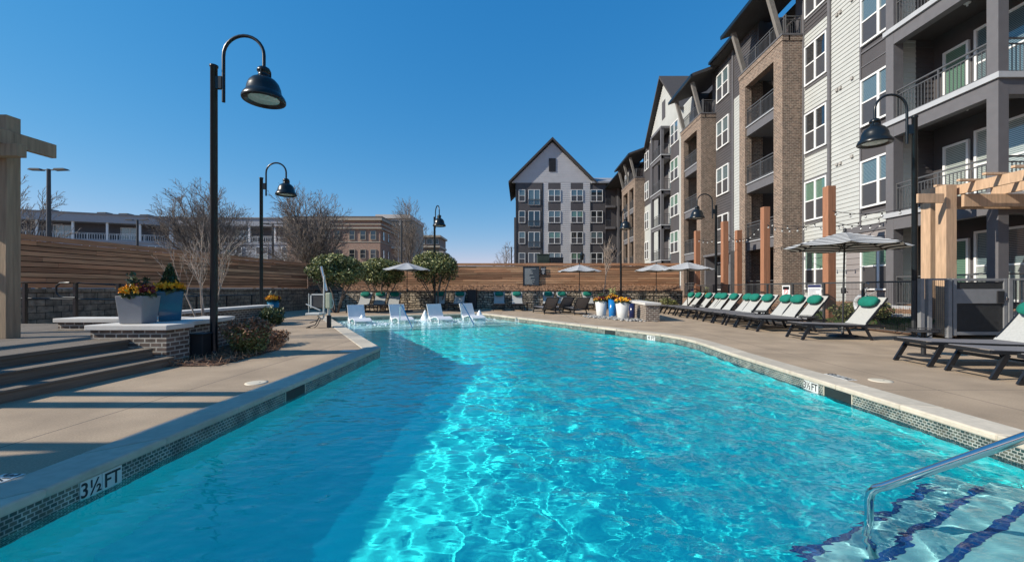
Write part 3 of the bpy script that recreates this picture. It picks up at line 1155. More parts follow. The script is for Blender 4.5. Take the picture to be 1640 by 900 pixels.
# near corner balcony
XB = 13.67
YB0, YB1 = 11.81, 15.46
BF = Fr((XB, 0), (0, 1), (-1, 0))
bk = Fr((15.44, 0), (0, 1), (-1, 0))
sideL = Fr((0, YB1), (1, 0), (0, -1))
EF = Fr((0, YB0), (1, 0), (0, -1))
mb = MB(True)
BF.box(mb, YB0 - 0.0, YB0 + 0.30, 0, EAVE, -0.30, 0.0)
BF.box(mb, YB1 - 0.32, YB1, 0, EAVE, -0.36, 0.0)
mb.box(15.14, YB0, 0, 15.44, YB0 + 0.3, EAVE)
for k in range(1, 5):
    BF.box(mb, YB0 + 0.003, YB1 - 0.003, F[k] - 0.62, F[k] - 0.17, -0.28, -0.004)
    mb.box(XB + 0.28, YB0 + 0.004, F[k] - 0.62, 15.14, YB0 + 0.28, F[k] - 0.17)
mb.build_each('balcony_column', M['trim'], apt)
mb = MB(True)
for k in range(0, 5):
    z = F[k]
    mb.box(XB - 0.07, YB0 - 0.07, z - 0.17, 15.44, YB1 + 0.06, z - 0.0)
mb.build_each('balcony_slab', M['slabedge'], apt)
mb = MB(True)
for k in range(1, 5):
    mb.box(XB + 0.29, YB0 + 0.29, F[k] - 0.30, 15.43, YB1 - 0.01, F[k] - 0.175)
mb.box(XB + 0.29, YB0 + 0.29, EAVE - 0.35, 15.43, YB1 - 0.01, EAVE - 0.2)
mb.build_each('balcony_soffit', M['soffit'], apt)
mb = MB(True)
sideL.lap(mb, XB + 0.37, 14.78, F[0], EAVE)
mb.build('balcony_side_wall', M['cream'], apt)
mb = MB(True)
sideL.lap(mb, 14.78, 15.44, F[0], EAVE, 0.19)
bk.box(mb, 8.0, YB1, 0.0, EAVE, -0.2, -0.001)
mb.build_each('balcony_back_wall', M['dark'], apt)
for k in range(5):
    z = F[k]
    d = window(apt, bk, 14.58, z + 0.05, 0.86, 2.3, 'fixed', 'pane_white' if k in (1, 3) else 'pane_green', 'screen', 'white', 0.02, 0.5, 1, 'balcony_door')
    window(apt, bk, 13.1, z + 0.2, 1.75, 2.35, 'hung', 'pane_blind' if k != 1 else 'pane_white', 'pane_white' if k < 2 else 'pane_blind', 'white', 0.02)
    rl = MB()
    railing(rl, BF, YB0 + 0.3, YB1 - 0.32, z, -0.12)
    rl.build('railing', M['rail'], apt)
    rl = MB()
    railing(rl, EF, XB + 0.3, 15.14, z, -0.12)
    rl.build('railing', M['rail'], apt)
    lt = MB()
    lt.lathe([(0.09, 0.0), (0.085, -0.03), (0.03, -0.05), (0.025, -0.11), (0.0005, -0.12)], 12, (14.5, 13.4, (F[k + 1] if k < 4 else EAVE) - (0.30 if k < 4 else 0.35)))
    lt.build('ceiling_light', M['white'], apt)


# brick towers with stacked balconies
def tower(y0, y1, xt, openings, shed, pier0=0.75):
    tf = Fr((xt, 0), (0, 1), (-1, 0))
    top = F[4] - 0.1
    ins = 15.6
    b = MB()
    edges = [y0] + [v for o in openings for v in o] + [y1]
    for i in range(0, len(edges), 2):
        b.box(xt, edges[i], 0, xt + 0.38, edges[i + 1], top - 0.9)
    b.box(xt, y0, top - 0.9, xt + 0.38, y1, top)
    b.box(xt + 0.38, y0, 0, 14.55, y0 + 0.36, top)
    b.box(xt + 0.38, y1 - 0.36, 0, 14.55, y1, top)
    b.box(xt - 0.035, y0 - 0.035, top - 0.24, xt + 0.37, y1 + 0.035, top + 0.003)
    b.box(xt + 0.3, y0 - 0.035, top - 0.24, 14.38, y0 + 0.3, top + 0.004)
    b.build('brick_tower', M['brick'], apt)
    cpb = MB()
    cpb.box(xt - 0.07, y0 - 0.07, top + 0.006, xt + 0.45, y1 + 0.07, top + 0.09)
    cpb.box(xt + 0.45, y0 - 0.07, top + 0.006, 14.38, y0 + 0.4, top + 0.09)
    cpb.build('parapet_cap', M['trim'], apt)
    d = MB(True)
    d.box(ins, y0, 0, ins + 0.2, y1, EAVE)
    d.box(14.56, y0 - 0.02, 0, ins, y0 + 0.06, EAVE)
    d.box(14.56, y1 - 0.06, 0, ins, y1 + 0.02, EAVE)
    d.box(14.4, y1 - 0.2, top, 14.7, y1 + 0.05, EAVE)
    d.box(14.4, y0 - 0.02, top + 0.1, 14.7, y0 + 0.6, EAVE)
    d.build_each('recess_wall', M['dark'], apt)
    s = MB(True)
    e_ = MB(True)
    for k in range(1, 4):
        for (a, c) in openings:
            s.box(xt + 0.09, a, F[k] - 0.55, ins, c, F[k] - 0.06)
            e_.box(xt + 0.03, a, F[k] - 0.06, ins, c, F[k])
    s.box(xt + 0.39, y0 + 0.37, F[4] - 0.5, ins, y1 - 0.37, F[4] - 0.11)
    s.build_each('balcony_slab', M['trim'], apt)
    e_.build_each('slab_flashing', M['slabedge'], apt)
    for k in range(0, 4):
        for (a, c) in openings:
            rl = MB()
            railing(rl, tf, a, c, F[k], -0.12)
            rl.build('railing', M['rail'], apt)
    rl = MB()
    railing(rl, tf, y0 + 0.05, y1 - 0.05, top + 0.09, -0.2, 1.05)
    railing(rl, Fr((0, y0), (1, 0), (0, -1)), xt + 0.2, 14.4, top + 0.09, -0.2, 1.05)
    rl.build('railing', M['rail'], apt)
    ib = Fr((ins, 0), (0, 1), (-1, 0))
    for k in range(0, 5):
        for (a, c) in openings:
            window(apt, ib, (a + c) / 2 + 0.45, F[k] + 0.05, 1.0, 2.3, 'fixed', 'pane_dark', 'screen', 'white', 0.02, 0.5, 1, 'balcony_door')
    # leaning braces carry the shed roof over the top balcony
    br = MB(True)
    for y in ([y0 + 0.35, y1 - 0.35] if len(openings) == 1 else [y0 + 0.35, (y0 + y1) / 2, y1 - 0.35]):
        br.beam((xt + 0.12, y, top + 0.1), (12.78, y, EAVE - 0.85), 0.2, 0.24)
    br.build_each('roof_brace', M['brace'], apt)
    rf = MB()
    a, c = shed
    xo = 12.45
    rf.extrude([(xo, a, EAVE - 0.78), (xo, a, EAVE - 0.55), (15.6, a, EAVE + 0.62), (15.6, a, EAVE + 0.4)], (0, c - a, 0))
    rf.build('shed_roof', M['roof'], apt)
    gt = MB(True)
    gt.box(xo - 0.1, a, EAVE - 0.8, xo - 0.003, c, EAVE - 0.6)
    gt.build_each('gutter', M['black'], apt)
    return tf


tower(21.04, 25.2, 13.33, [(21.78, 24.55)], (20.6, 25.6))
tower(30.47, 34.3, 13.28, [(31.2, 33.7)], (30.0, 34.7))
tower(48.07, 54.3, 13.25, [(48.7, 50.7), (51.4, 53.6)], (47.6, 54.8))
# stacked grey balconies on the gable section
gb = Fr((13.53, 0), (0, 1), (-1, 0))
gi = Fr((14.95, 0), (0, 1), (-1, 0))
mb, ms_, mr = MB(True), MB(True), MB(True)
for y in (39.9, 42.85):
    mb.box(13.53, y, 0.6, 13.8, y + 0.26, F[4] + 2.5)
for k in range(1, 5):
    mb.box(13.56, 39.9, F[k] - 0.42, 13.78, 43.1, F[k] - 0.1)
    mb.box(13.8, 39.93, F[k] - 0.42, 14.4, 40.1, F[k] - 0.1)
    ms_.box(13.48, 39.85, F[k] - 0.1, 14.9, 43.15, F[k])
mb.box(13.5, 39.85, F[4] + 2.5, 14.5, 43.15, F[4] + 2.72)
mb.build_each('balcony_column', M['trim'], apt)
ms_.build_each('balcony_slab', M['slabedge'], apt)
mb = MB(True)
mb.box(14.96, 39.6, 0, 15.2, 43.3, EAVE)
mb.box(14.42, 39.72, 0, 14.95, 39.78, F[4] + 2.6)
mb.box(14.42, 43.12, 0, 14.95, 43.18, F[4] + 2.6)
mb.build_each('recess_wall', M['dark'], apt)
for k in range(5):
    rl = MB()
    railing(rl, gb, 40.16, 42.85, F[k], -0.12)
    railing(rl, Fr((0, 39.9), (1, 0), (0, -1)), 13.8, 14.4, F[k], -0.12)
    rl.build('railing', M['rail'], apt)
    window(apt, gi, 41.0, F[k] + 0.05, 1.0, 2.3, 'fixed', 'pane_blind', 'screen', 'white', 0.02, 0.5, 1, 'balcony_door')
# roofs: eaves with gutters between the towers, the gable roof, the long main roof
mb = MB(True)
for a, b in ((7.6, 20.6), (25.6, 30.0), (54.8, 67.5)):
    mb.extrude([(13.75, a, EAVE - 0.05), (13.75, a, EAVE + 0.2), (20, a, EAVE + 1.3), (20, a, EAVE - 0.05)], (0, b - a, 0))
mb.build_each('main_roof', M['roof'], apt)
mb = MB(True)
for a, b in ((7.6, 20.6), (25.6, 30.0), (54.8, 67.5)):
    mb.box(13.6, a, EAVE + 0.02, 13.748, b, EAVE + 0.2)
mb.build_each('gutter', M['black'], apt)
mb = MB()
for sgn in (-1, 1):
    y_e = GY + sgn * 5.15
    z_e = EAVE - 0.42
    mb.extrude([(13.9, GY, GZ), (13.9, y_e, z_e), (13.9, y_e, z_e + 0.25), (13.9, GY, GZ + 0.27)], (10, 0, 0))
mb.build('gable_roof', M['roof'], apt)
# small dark vents and lights on the white siding
vm = MB(True)
for k in range(1, 5):
    for u in (18.55, 18.75, 17.9):
        RF.box(vm, u - 0.06, u + 0.06, F[k] - 0.62 + (0.1 if u < 18 else 0), F[k] - 0.5 + (0.1 if u < 18 else 0), 0.02, 0.09)
    for u in (36.8,):
        RF.box(vm, u - 0.06, u + 0.06, F[k] - 0.62, F[k] - 0.5, 0.02, 0.09)
vm.build_each('wall_vent', M['lightgreyseat'], apt)
# ground floor entrance recess between the towers, grey
mb = MB(True)
RF.box(mb, 26.6, 30.4, F[1] - 0.5, F[1] - 0.35, 0.0, 1.0)
RF.box(mb, 26.6, 26.8, 0, F[1] - 0.5, 0.0, 0.9)
RF.box(mb, 30.2, 30.4, 0, F[1] - 0.5, 0.0, 0.9)
mb.build_each('entrance_porch', M['trim'], apt)
window(apt, RF, 27.7, 0.75, 1.1, 2.4, 'fixed', 'pane_dark', 'screen', 'trim', 0.03, 0.5, 1, 'entrance_door')

# ---- gable wing across the back
YW = 66.8
WF = Fr((0, YW), (1, 0), (0, -1))
KX = YW / 660


def wx(px):
    return (px - 835) * KX


def wz(py):
    return EYE + (462 - py) * KX


wing = thing('apartment_building', 'apartment wing with steep pale gable and attic vent across the back', 'apartment building', (5, YW, 0))
wc, wdk, wtr = MB(True), MB(True), MB(True)
zE = wz(293)
WF.box(wdk, wx(826), wx(870), 0, zE, -0.2, 0.0)
WF.lap(wc, wx(870), wx(878), 0, zE, 0.3)
WF.lap(wc, wx(898), wx(914), 0, zE, 0.3)
WF.lap(wc, wx(934), wx(945), 0, zE, 0.3)
WF.box(wdk, wx(878), wx(898), 0, zE, -0.2, 0.012)
WF.box(wdk, wx(914), wx(934), 0, zE, -0.2, 0.012)
rows = [304, 338, 371.5, 405, 438]
for y in rows:
    for a, b in ((878, 898), (914, 934)):
        WF.lap(wc, wx(a), wx(b), wz(y) + 2.0 - 1.9 - 1.2 + 0.02, wz(y) + 2.0 - 1.9 - 0.35, 0.28, 0, 0.04, 0.0) if y in (304,) else None
ap = wz(226)
kz = 34
x0g, x1g = wx(817), wx(952)
xm = (x0g + x1g) / 2
wc.autocut = False
wc.cur += 1
for i in range(kz):
    a = zE + (ap - zE) * i / kz
    b = zE + (ap - zE) * (i + 1) / kz
    hw = (x1g - x0g) / 2 * (1 - (b - zE) / (ap - zE)) - 0.1
    if hw > 0.05:
        WF.box(wc, xm - hw, xm + hw, a, b, -0.3, 0.03 if i % 2 else 0.02)
vt = MB()
WF.box(vt, wx(879), wx(890), wz(275), wz(254), 0.031, 0.10)
for i in range(12):
    z_ = wz(275) + (wz(254) - wz(275)) * (i + .5) / 12
    WF.box(vt, wx(879.4), wx(889.6), z_ - .03, z_ + .03, 0.10, 0.13)
vt.build('attic_vent', M['blackmatte'], wing)
WF.box(wdk, wx(945), wx(970), 0, zE + 0.3, -0.2, 0.0)
wc.build_each('pale_wall', M['pale'], wing)
wdk.build_each('charcoal_wall', M['dark'], wing)
for i, y in enumerate(rows):
    z = wz(y) - 1.95
    window(wing, WF, wx(836), z, 1.05, 1.95, 'hung', rb.choice(['pane_dark', 'pane_blind', 'pane_green']), 'screen', 'white', 0.03, 0.5, 1)
    window(wing, WF, wx(855.5), z - 0.6, 1.9, 2.55, 'fixed', 'pane_dark' if i else 'pane_blind')
    if i < 4:
        rl = MB()
        railing(rl, WF, wx(845), wx(866), z - 0.6, 0.14, 1.0, 0.14)
        rl.build('juliet_railing', M['rail'], wing)
    window(wing, WF, wx(888), z, 1.95, 1.95, 'hung', rb.choice(['pane_blind', 'pane_dark', 'pane_green']))
    window(wing, WF, wx(924), z, 1.95, 1.95, 'hung', rb.choice(['pane_blind', 'pane_dark', 'pane_green']))
    window(wing, WF, wx(955.5), z, 1.95, 1.95, 'hung', rb.choice(['pane_blind', 'pane_dark', 'pane_dark']))
# corner loggia
mb, ms_ = MB(True), MB()
mb.box(wx(970), YW + 1.8, 0, 17.0, YW + 2.0, zE)
ms_.box(wx(988), YW - 0.3, 0, wx(988) + 0.35, YW + 0.05, zE)
for y in rows:
    z = wz(y) - 2.55
    ms_.box(wx(970), YW - 0.3, z - 0.4, 15.2, YW + 1.8, z - 0.01)
mb.build('loggia_wall', M['dark'], wing)
ms_.build_each('loggia_slab', M['trim'], wing)
LB = Fr((0, YW + 1.8), (1, 0), (0, -1))
for y in rows[:4]:
    z = wz(y) - 2.5
    rl = MB()
    railing(rl, WF, wx(970), 14.6, z, 0.2, 1.05, 0.16)
    rl.build('railing', M['rail'], wing)
    window(wing, LB, 14.0, z, 1.0, 2.4, 'fixed', 'pane_blind', 'screen', 'white', 0.03, 0.5, 1, 'balcony_door')
    window(wing, LB, 15.4, z, 1.0, 2.4, 'fixed', 'pane_blind', 'screen', 'white', 0.03, 0.5, 1, 'balcony_door')
# roofs
mb = MB()
for sgn in (-1, 1):
    xe = xm + sgn * ((x1g - x0g) / 2 + 0.25)
    mb.extrude([(xm, YW - 0.6, ap + 0.05), (xe, YW - 0.6, zE - 0.25), (xe, YW - 0.6, zE + 0.12), (xm, YW - 0.6, ap + 0.45)], (0, 14, 0))
mb.build('gable_roof', M['roof'], wing)
mb = MB()
mb.extrude([(x1g - 0.5, YW - 0.5, zE - 0.15), (x1g - 0.5, YW - 0.5, zE + 0.1), (x1g - 0.5, YW + 6, zE + 2.4), (x1g - 0.5, YW + 6, zE - 0.15)], (18, 0, 0))
mb.build('side_roof', M['roofgrey'], wing)
mb = MB(True)
mb.box(wx(826), YW + 0.25, 0, 24, YW + 14, zE - 0.3)
mb.box(wx(824), YW + 5, zE - 0.3, wx(846), YW + 12, wz(266))
mb.box(wx(823), YW + 2.0, 0, wx(826), YW + 8, wz(345))
mb.build_each('core_wall', M['dark'], wing)
mb = MB(True)
for px_ in (826.5, 868, 945.5):
    WF.box(mb, wx(px_) - 0.06, wx(px_) + 0.06, 0, zE, 0.0, 0.09)
mb.build_each('downspout', M['fencemetal'], wing)

# ---- long grey gallery building far left
gal = thing('gallery_building', 'long low grey building with white columned gallery far left', 'building', (-60, 66, 0))
segs = [((-80, 58.6), (-57.3, 67.5)), ((-57.3, 67.5), (-36.6, 68.3))]
wall, colm, fas, roofu, rails = MB(), MB(), MB(), MB(), MB()
zg1, zg2, zr0, zr1 = 5.6, 8.9, 11.6, 13.0
for (a, b) in segs:
    u = Vector((b[0] - a[0], b[1] - a[1]))
    ln = u.length
    fr = Fr(a, u, (u.y, -u.x))
    fr.box(wall, 0, ln, zg2, zr0, -2.2, -2.0)
    fr.lap(colm, 0, ln, 0, zg2 - 0.3, 0.3, 1)
    fr.box(fas, 0, ln, zr0, zr1 - 0.18, -2.5, 0.25)
    fr.box(fas, 0, ln, zg2 - 0.3, zg2, -2.2, 0.12)
    fr.box(roofu, 0, ln, zr1 - 0.18, zr1, -9, 0.4)
    fr.box(wall, 0, ln, 0, zr1 - 0.2, -9, -2.5)
    k = int(ln / 3.5)
    for i in range(k + 1):
        uu = min(ln - 0.15, max(0.15, ln * i / k))
        fr.box(colm, uu - 0.13, uu + 0.13, zg2, zr0, -0.2, 0.06)
        if i < k:
            um = ln * (i + 0.5) / k
            if i % 2 == 0:
                window(gal, fr, um, zg2 + 0.3, 2.4, 2.0, 'hung', 'pane_white', 'pane_white', 'white', -1.97)
            window(gal, fr, um, zg1 + 0.3, 1.9, 2.3, 'hung', 'pane_dark', 'pane_white', 'white', 0.06)
    railing(rails, fr, 0, ln, zg2, 0.0, 1.05, 0.3, 3.5, 0.02)
for x, y in ((-68, 66), (-65.5, 67), (-63, 68), (-58.5, 70), (-74, 63.5), (-55, 71)):
    roofu.box(x, y, zr1, x + 1.4, y + 1.2, zr1 + 0.55, 1)
wall.build('gallery_wall', M['galwall'], gal)
colm.build('column', [M['white'], M['lilac']], gal)
fas.build('fascia', M['lilac'], gal)
roofu.build('roof', [M['roofgrey'], M['fencemetal']], gal)
rails.build('railing', M['white'], gal)

# ---- red brick building
rbld = thing('brick_building', 'red brick building with banded cornice left of the pale tower block', 'building', (-29, 66, 0))
BX0, BX1, BY = -37.5, -22.6, 66.0
ZT = 12.8
fr = Fr((0, BY), (1, 0), (0, -1))
fs_ = Fr((BX1, 0), (0, 1), (1, 0))
mb = MB(True)
mb.box(BX0, BY, 0, BX1, BY + 16, ZT - 0.6)
mb.build_each('brick_wall', M['brick_far'], rbld)
mb = MB(True)
mb.box(BX0 - 0.35, BY - 0.35, ZT - 0.6, BX1 + 0.35, BY + 16, ZT - 0.1)
mb.box(BX0 - 0.2, BY - 0.2, ZT - 1.3, BX1 + 0.2, BY + 16, ZT - 1.12)
mb.box(BX0 - 0.3, BY - 0.3, ZT - 1.95, BX1 + 0.3, BY + 16, ZT - 1.7)
mb.box(BX0 - 0.06, BY - 0.06, ZT - 4.1, BX1 + 0.06, BY + 16, ZT - 3.95)
mb.build_each('cornice', M['stonefar'], rbld)
mb = MB()
mb.box(BX0 - 0.4, BY - 0.4, ZT - 0.1, BX1 + 0.4, BY + 16, ZT + 0.03)
mb.build('roof', M['brownfar'], rbld)
for px_ in (508, 524, 540, 564, 581.5, 598):
    x = XA(px_, BY)
    for z in (ZT - 3.7, ZT - 6.7, ZT - 9.7):
        window(rbld, fr, x, z, 0.95, 1.5, 'hung', 'pane_dark', 'pane_dark', 'stonefar', 0.03, 0.5, 1)
for i, y in enumerate((67.5, 70.0)):
    for z in (ZT - 3.7, ZT - 6.7):
        window(rbld, fs_, y, z, 1.0, 1.5, 'hung', 'pane_dark', 'pane_dark', 'stonefar', 0.03, 0.5, 1)
mb = MB()
for z in (ZT - 4.2, ZT - 7.2):
    mb.box(BX1, 71.5, z - 0.3, BX1 + 1.3, 80, z)
    for y in np.arange(71.6, 80.1, 2.1):
        mb.box(BX1 + 1.1, y, z, BX1 + 1.28, y + 0.2, z + 2.7)
    railing(mb, Fr((BX1 + 1.2, 0), (0, 1), (1, 0)), 71.5, 80, z, 0, 1.0, 0.4)
mb.build('side_balcony', M['white'], rbld)

# ---- pale tower block and the far stepped block
tb = thing('tower_block', 'tan tower block rising behind the red brick building', 'building', (-25, 86, 0))
mb = MB()
mb.box(XA(604, 86), 86, 0, XA(656, 86), 98, ZA(350, 86))
mb.build('wall', M['stonefar'], tb)
mb = MB(True)
mb.box(XA(602, 86), 85.7, ZA(350, 86), XA(657.5, 86), 98.2, ZA(344, 86))
mb.build('cornice', M['cap'], tb)
fr = Fr((0, 86), (1, 0), (0, -1))
for px_ in (616, 634, 647):
    for py_ in (368, 392, 416):
        window(tb, fr, XA(px_, 86), ZA(py_, 86), 1.6, 2.0, 'hung', 'pane_dark', 'pane_dark', 'white', 0.03)
fb = thing('stepped_building', 'distant stepped building with banded top left of the middle lamp', 'building', (-25, 112, 0))
fr = Fr((0, 112), (1, 0), (0, -1))
mb, mc = MB(True), MB()
mb.box(XA(664, 112), 112, 0, XA(708, 112), 124, ZA(404, 112))
mb.box(XA(668, 112), 112.5, ZA(404, 112), XA(703, 112), 122, ZA(379, 112))
for py_, d in ((404, .4), (395, .3), (378.5, .5), (412, .2)):
    mc.box(XA(664 if py_ > 400 else 668, 112) - d, 112 - d, ZA(py_, 112) - 0.25, XA(708 if py_ > 400 else 703, 112) + d, 122, ZA(py_, 112) + 0.25)
mb.build_each('wall', M['brownfar'], fb)
mc.build_each('band', M['stonefar'], fb)
for px_ in (676, 688, 698):
    window(fb, Fr((0, 112.5), (1, 0), (0, -1)), XA(px_, 112.5), ZA(391, 112.5), 1.5, 1.6, 'fixed', 'pane_blind', 'pane_dark', 'white', 0.03, 0.5, 1)

# ================================================================== vegetation helpers
def leaf_cloud(mb, pts, size, rng_, mi=0, aspect=1.7, up=0.0, mis=None):
    n = len(pts)
    if n == 0:
        return
    a = rng_.normal(size=(n, 3))
    a[:, 2] += up
    a /= np.linalg.norm(a, axis=1)[:, None]
    b = rng_.normal(size=(n, 3))
    b -= a * (a * b).sum(1)[:, None]
    b /= np.linalg.norm(b, axis=1)[:, None]
    s = size * rng_.uniform(0.6, 1.3, size=(n, 1))
    a, b = a * s * aspect * 0.5, b * s * 0.5
    c = np.asarray(pts)
    V_ = np.stack([c - a, c + b * 0.8, c + a, c - b * 0.8], 1).reshape(-1, 3)
    k = len(mb.v)
    mb.v.extend(map(tuple, V_.tolist()))
    mb.f.extend([(k + 4 * i, k + 4 * i + 1, k + 4 * i + 2, k + 4 * i + 3) for i in range(n)])
    mb.m.extend([mi] * n if mis is None else [int(q) for q in mis])
    mb.s.extend([False] * n)


def blob_points(rng_, c, rad, n, inner=0.55):
    d = rng_.normal(size=(n, 3))
    d /= np.linalg.norm(d, axis=1)[:, None]
    r = rng_.uniform(inner ** 3, 1, size=(n, 1)) ** (1 / 3)
    return np.asarray(c) + d * r * np.asarray(rad)


def bare_tree(mb, base, height, spread, seed, trunk_r, levels=5, mi_t=0, mi_b=1, first=0.18, kids_=(7, 6, 5, 4, 4), minr=0.012, up=0.35, lens=0.62, stems=1):
    r_ = random.Random(seed)

    def grow(p, d, ln, rad, lv):
        k = 4 if lv < 2 else 3
        pts = [p]
        rs = [rad]
        q = p.copy()
        dd = d.copy()
        for i in range(k):
            dd = (dd + Vector((r_.gauss(0, .10), r_.gauss(0, .10), r_.gauss(0, .06) + up * 0.12))).normalized()
            q = q + dd * ln / k
            pts.append(q.copy())
            rs.append(max(minr * 0.6, rad * (1 - 0.72 * (i + 1) / k)))
        mb.tube(pts, rs, 6 if lv == 0 else (4 if lv < 3 else 3), mi_t if lv < 2 else mi_b, caps=False)
        if lv >= levels:
            return
        nk = kids_[min(lv, len(kids_) - 1)]
        for i in range(nk):
            t = (first + (1 - first) * (i + r_.uniform(0.1, 0.9)) / nk) if lv == 0 else 0.15 + 0.85 * (i + r_.uniform(.2, .9)) / nk
            t = min(t, 0.999)
            f = t * k
            j = int(f)
            bp = pts[j].lerp(pts[j + 1], f - j)
            br = rs[j] + (rs[j + 1] - rs[j]) * (f - j)
            az = r_.uniform(0, 6.28) if lv else i * 2.4 + r_.uniform(-.4, .4)
            dv = (pts[j + 1] - pts[j]).normalized()
            s = dv.cross(Vector((math.cos(az), math.sin(az), 0.3)))
            if s.length < .05:
                s = Vector((1, 0, 0))
            s.normalize()
            ang = r_.uniform(0.42, 0.85) * spread
            nd = (dv * math.cos(ang) + s * math.sin(ang) + Vector((0, 0, up * 0.3))).normalized()
            grow(bp, nd, ln * lens * r_.uniform(0.75, 1.12) * (1 - 0.25 * t if lv == 0 else 1), max(minr, br * 0.62), lv + 1)

    for s in range(stems):
        a = 6.28 * s / stems
        d = Vector((math.cos(a) * 0.28, math.sin(a) * 0.28, 1)).normalized() if stems > 1 else Vector((0, 0, 1))
        grow(Vector(base) + Vector((math.cos(a), math.sin(a), 0)) * (0.08 if stems > 1 else 0), d, height, trunk_r, 0)


def vase_tree(mb, base, trunk, limb, n_limbs, seed, r0, fan=0.75, kids_=(9, 7, 4), fac=(0.46, 0.5, 0.5), minr=0.016):
    r_ = random.Random(seed)

    def grow(p, d, ln, rad, lv):
        k = (3, 5, 4, 3, 2)[lv]
        pts, rs, q, dd = [p], [rad], p.copy(), d.copy()
        for i in range(k):
            dd = (dd + Vector((r_.gauss(0, .05), r_.gauss(0, .05), r_.gauss(.035, .03)))).normalized()
            q = q + dd * ln / k
            pts.append(q.copy())
            rs.append(max(minr * .7, rad * (1 - (0.35 if lv == 0 else 0.8) * (i + 1) / k)))
        mb.tube(pts, rs, (8, 5, 4, 3, 3)[lv], 0 if lv < 2 else 1, caps=False)
        if lv == len(kids_) + 1:
            return
        nk = n_limbs if lv == 0 else kids_[lv - 1]
        for i in range(nk):
            t = (0.55 + 0.45 * i / max(1, nk - 1)) if lv == 0 else 0.12 + 0.86 * (i + r_.uniform(.1, .9)) / nk
            f = min(t, .999) * k
            j = int(f)
            bp = pts[j].lerp(pts[j + 1], f - j)
            br = rs[j] + (rs[j + 1] - rs[j]) * (f - j)
            dv = (pts[j + 1] - pts[j]).normalized()
            az = i * 2.4 + r_.uniform(-.4, .4)
            a = dv.cross(Vector((0.3, 1, 0.2))).normalized()
            b = dv.cross(a)
            sd_ = a * math.cos(az) + b * math.sin(az)
            ang = fan * (1.05 - 0.85 * i / max(1, nk - 1)) * r_.uniform(.85, 1.15) if lv == 0 else r_.uniform(.35, .72)
            nd = (dv * math.cos(ang) + sd_ * math.sin(ang)).normalized()
            L_ = limb * r_.uniform(.94, 1.03) * (1 - .28 * ang / max(.3, fan)) if lv == 0 else ln * fac[lv - 1] * r_.uniform(.7, 1.15) * (1.15 - .5 * t)
            grow(bp, nd, L_, max(minr, br * (.55 if lv == 0 else .5)), lv + 1)

    grow(Vector(base), Vector((0, 0, 1)), trunk, r0, 0)


def tree_thing(label, cat, base, height, spread, seed, trunk_r, group=None, tm='bark', bm='twig', name='bare_tree', **kw):
    t = thing(name, label, cat, base, group)
    tr_, cr_ = MB(), MB()
    tmp = MB()
    if 'vase' in kw:
        vase_tree(tmp, base, height, kw['vase'], kw['limbs'], seed, trunk_r, spread, kw.get('kids_', (9, 7, 4)), minr=kw.get('minr', 0.016))
    else:
        bare_tree(tmp, base, height, spread, seed, trunk_r, **kw)
    for tgt, want in ((tr_, 0), (cr_, 1)):
        mp = {}
        for f, m_, s_ in zip(tmp.f, tmp.m, tmp.s):
            if m_ == want:
                g = []
                for i in f:
                    if i not in mp:
                        mp[i] = len(tgt.v)
                        tgt.v.append(tmp.v[i])
                    g.append(mp[i])
                tgt.f.append(tuple(g))
                tgt.m.append(0)
                tgt.s.append(s_)
    tr_.build('trunk', M[tm], t)
    if cr_.f:
        cr_.build('crown', M[bm], t)
    return t


# ================================================================== fences and retaining walls
def board_fence(name, label, p, q, z0, z1, top_label=None, seed=1, n_b=9, side=1):
    p, q = Vector((p[0], p[1], 0)), Vector((q[0], q[1], 0))
    t = thing(name, label, 'fence', (p + q) / 2)
    u = (q - p).normalized()
    nrm = Vector((u.y, -u.x, 0)) * side
    ln = (q - p).length
    r_ = random.Random(seed)
    mb = MB()
    h = (z1 - z0) / n_b
    for i in range(n_b):
        x = -r_.uniform(0, 3)
        while x < ln:
            l = r_.uniform(2.4, 4.9)
            a, b = max(0, x), min(ln, x + l)
            if b - a > 0.02:
                jit = r_.uniform(-0.004, 0.004)
                A, B = p + u * (a + 0.002) + nrm * jit, p + u * (b - 0.002) + nrm * jit
                zc = z0 + (i + 0.5) * h
                mb.beam(A + Vector((0, 0, zc)), B + Vector((0, 0, zc)), 0.03, h - 0.026)
            x += l
    A, B = p - nrm * 0.03, q - nrm * 0.03
    mb.beam(A + Vector((0, 0, (z0 + z1) / 2)), B + Vector((0, 0, (z0 + z1) / 2)), 0.02, z1 - z0 - 0.02, 1)
    mb.build('board_panel', [M['fencewood'], M['gapshade']], t)
    mb = MB()
    mb.beam(p + nrm * 0.03 + Vector((0, 0, z1 + 0.09)), q + nrm * 0.03 + Vector((0, 0, z1 + 0.09)), 0.05, 0.17)
    mb.build('top_rail', M['fencewood'], t)
    mb = MB(True)
    k = int(ln / 2.4)
    for i in range(k + 1):
        c = p + u * (ln * i / k) - nrm * 0.085
        mb.box(c.x - .05, c.y - .05, 0, c.x + .05, c.y + .05, z1 + 0.0)
    mb.build_each('fence_post', M['oldwood'], t)
    return t


LF0, LF1 = (-15.85, 11.0), (-14.55, 28.0)
board_fence('board_fence', 'shaded brown horizontal board fence running along the left side', LF0, LF1, 1.35, 2.88, seed=3, side=1)
board_fence('board_fence', 'sunlit orange horizontal board fence across the back', (-14.5, 28.05), (10.75, 28.05), 1.50, 2.88, seed=8, side=1)


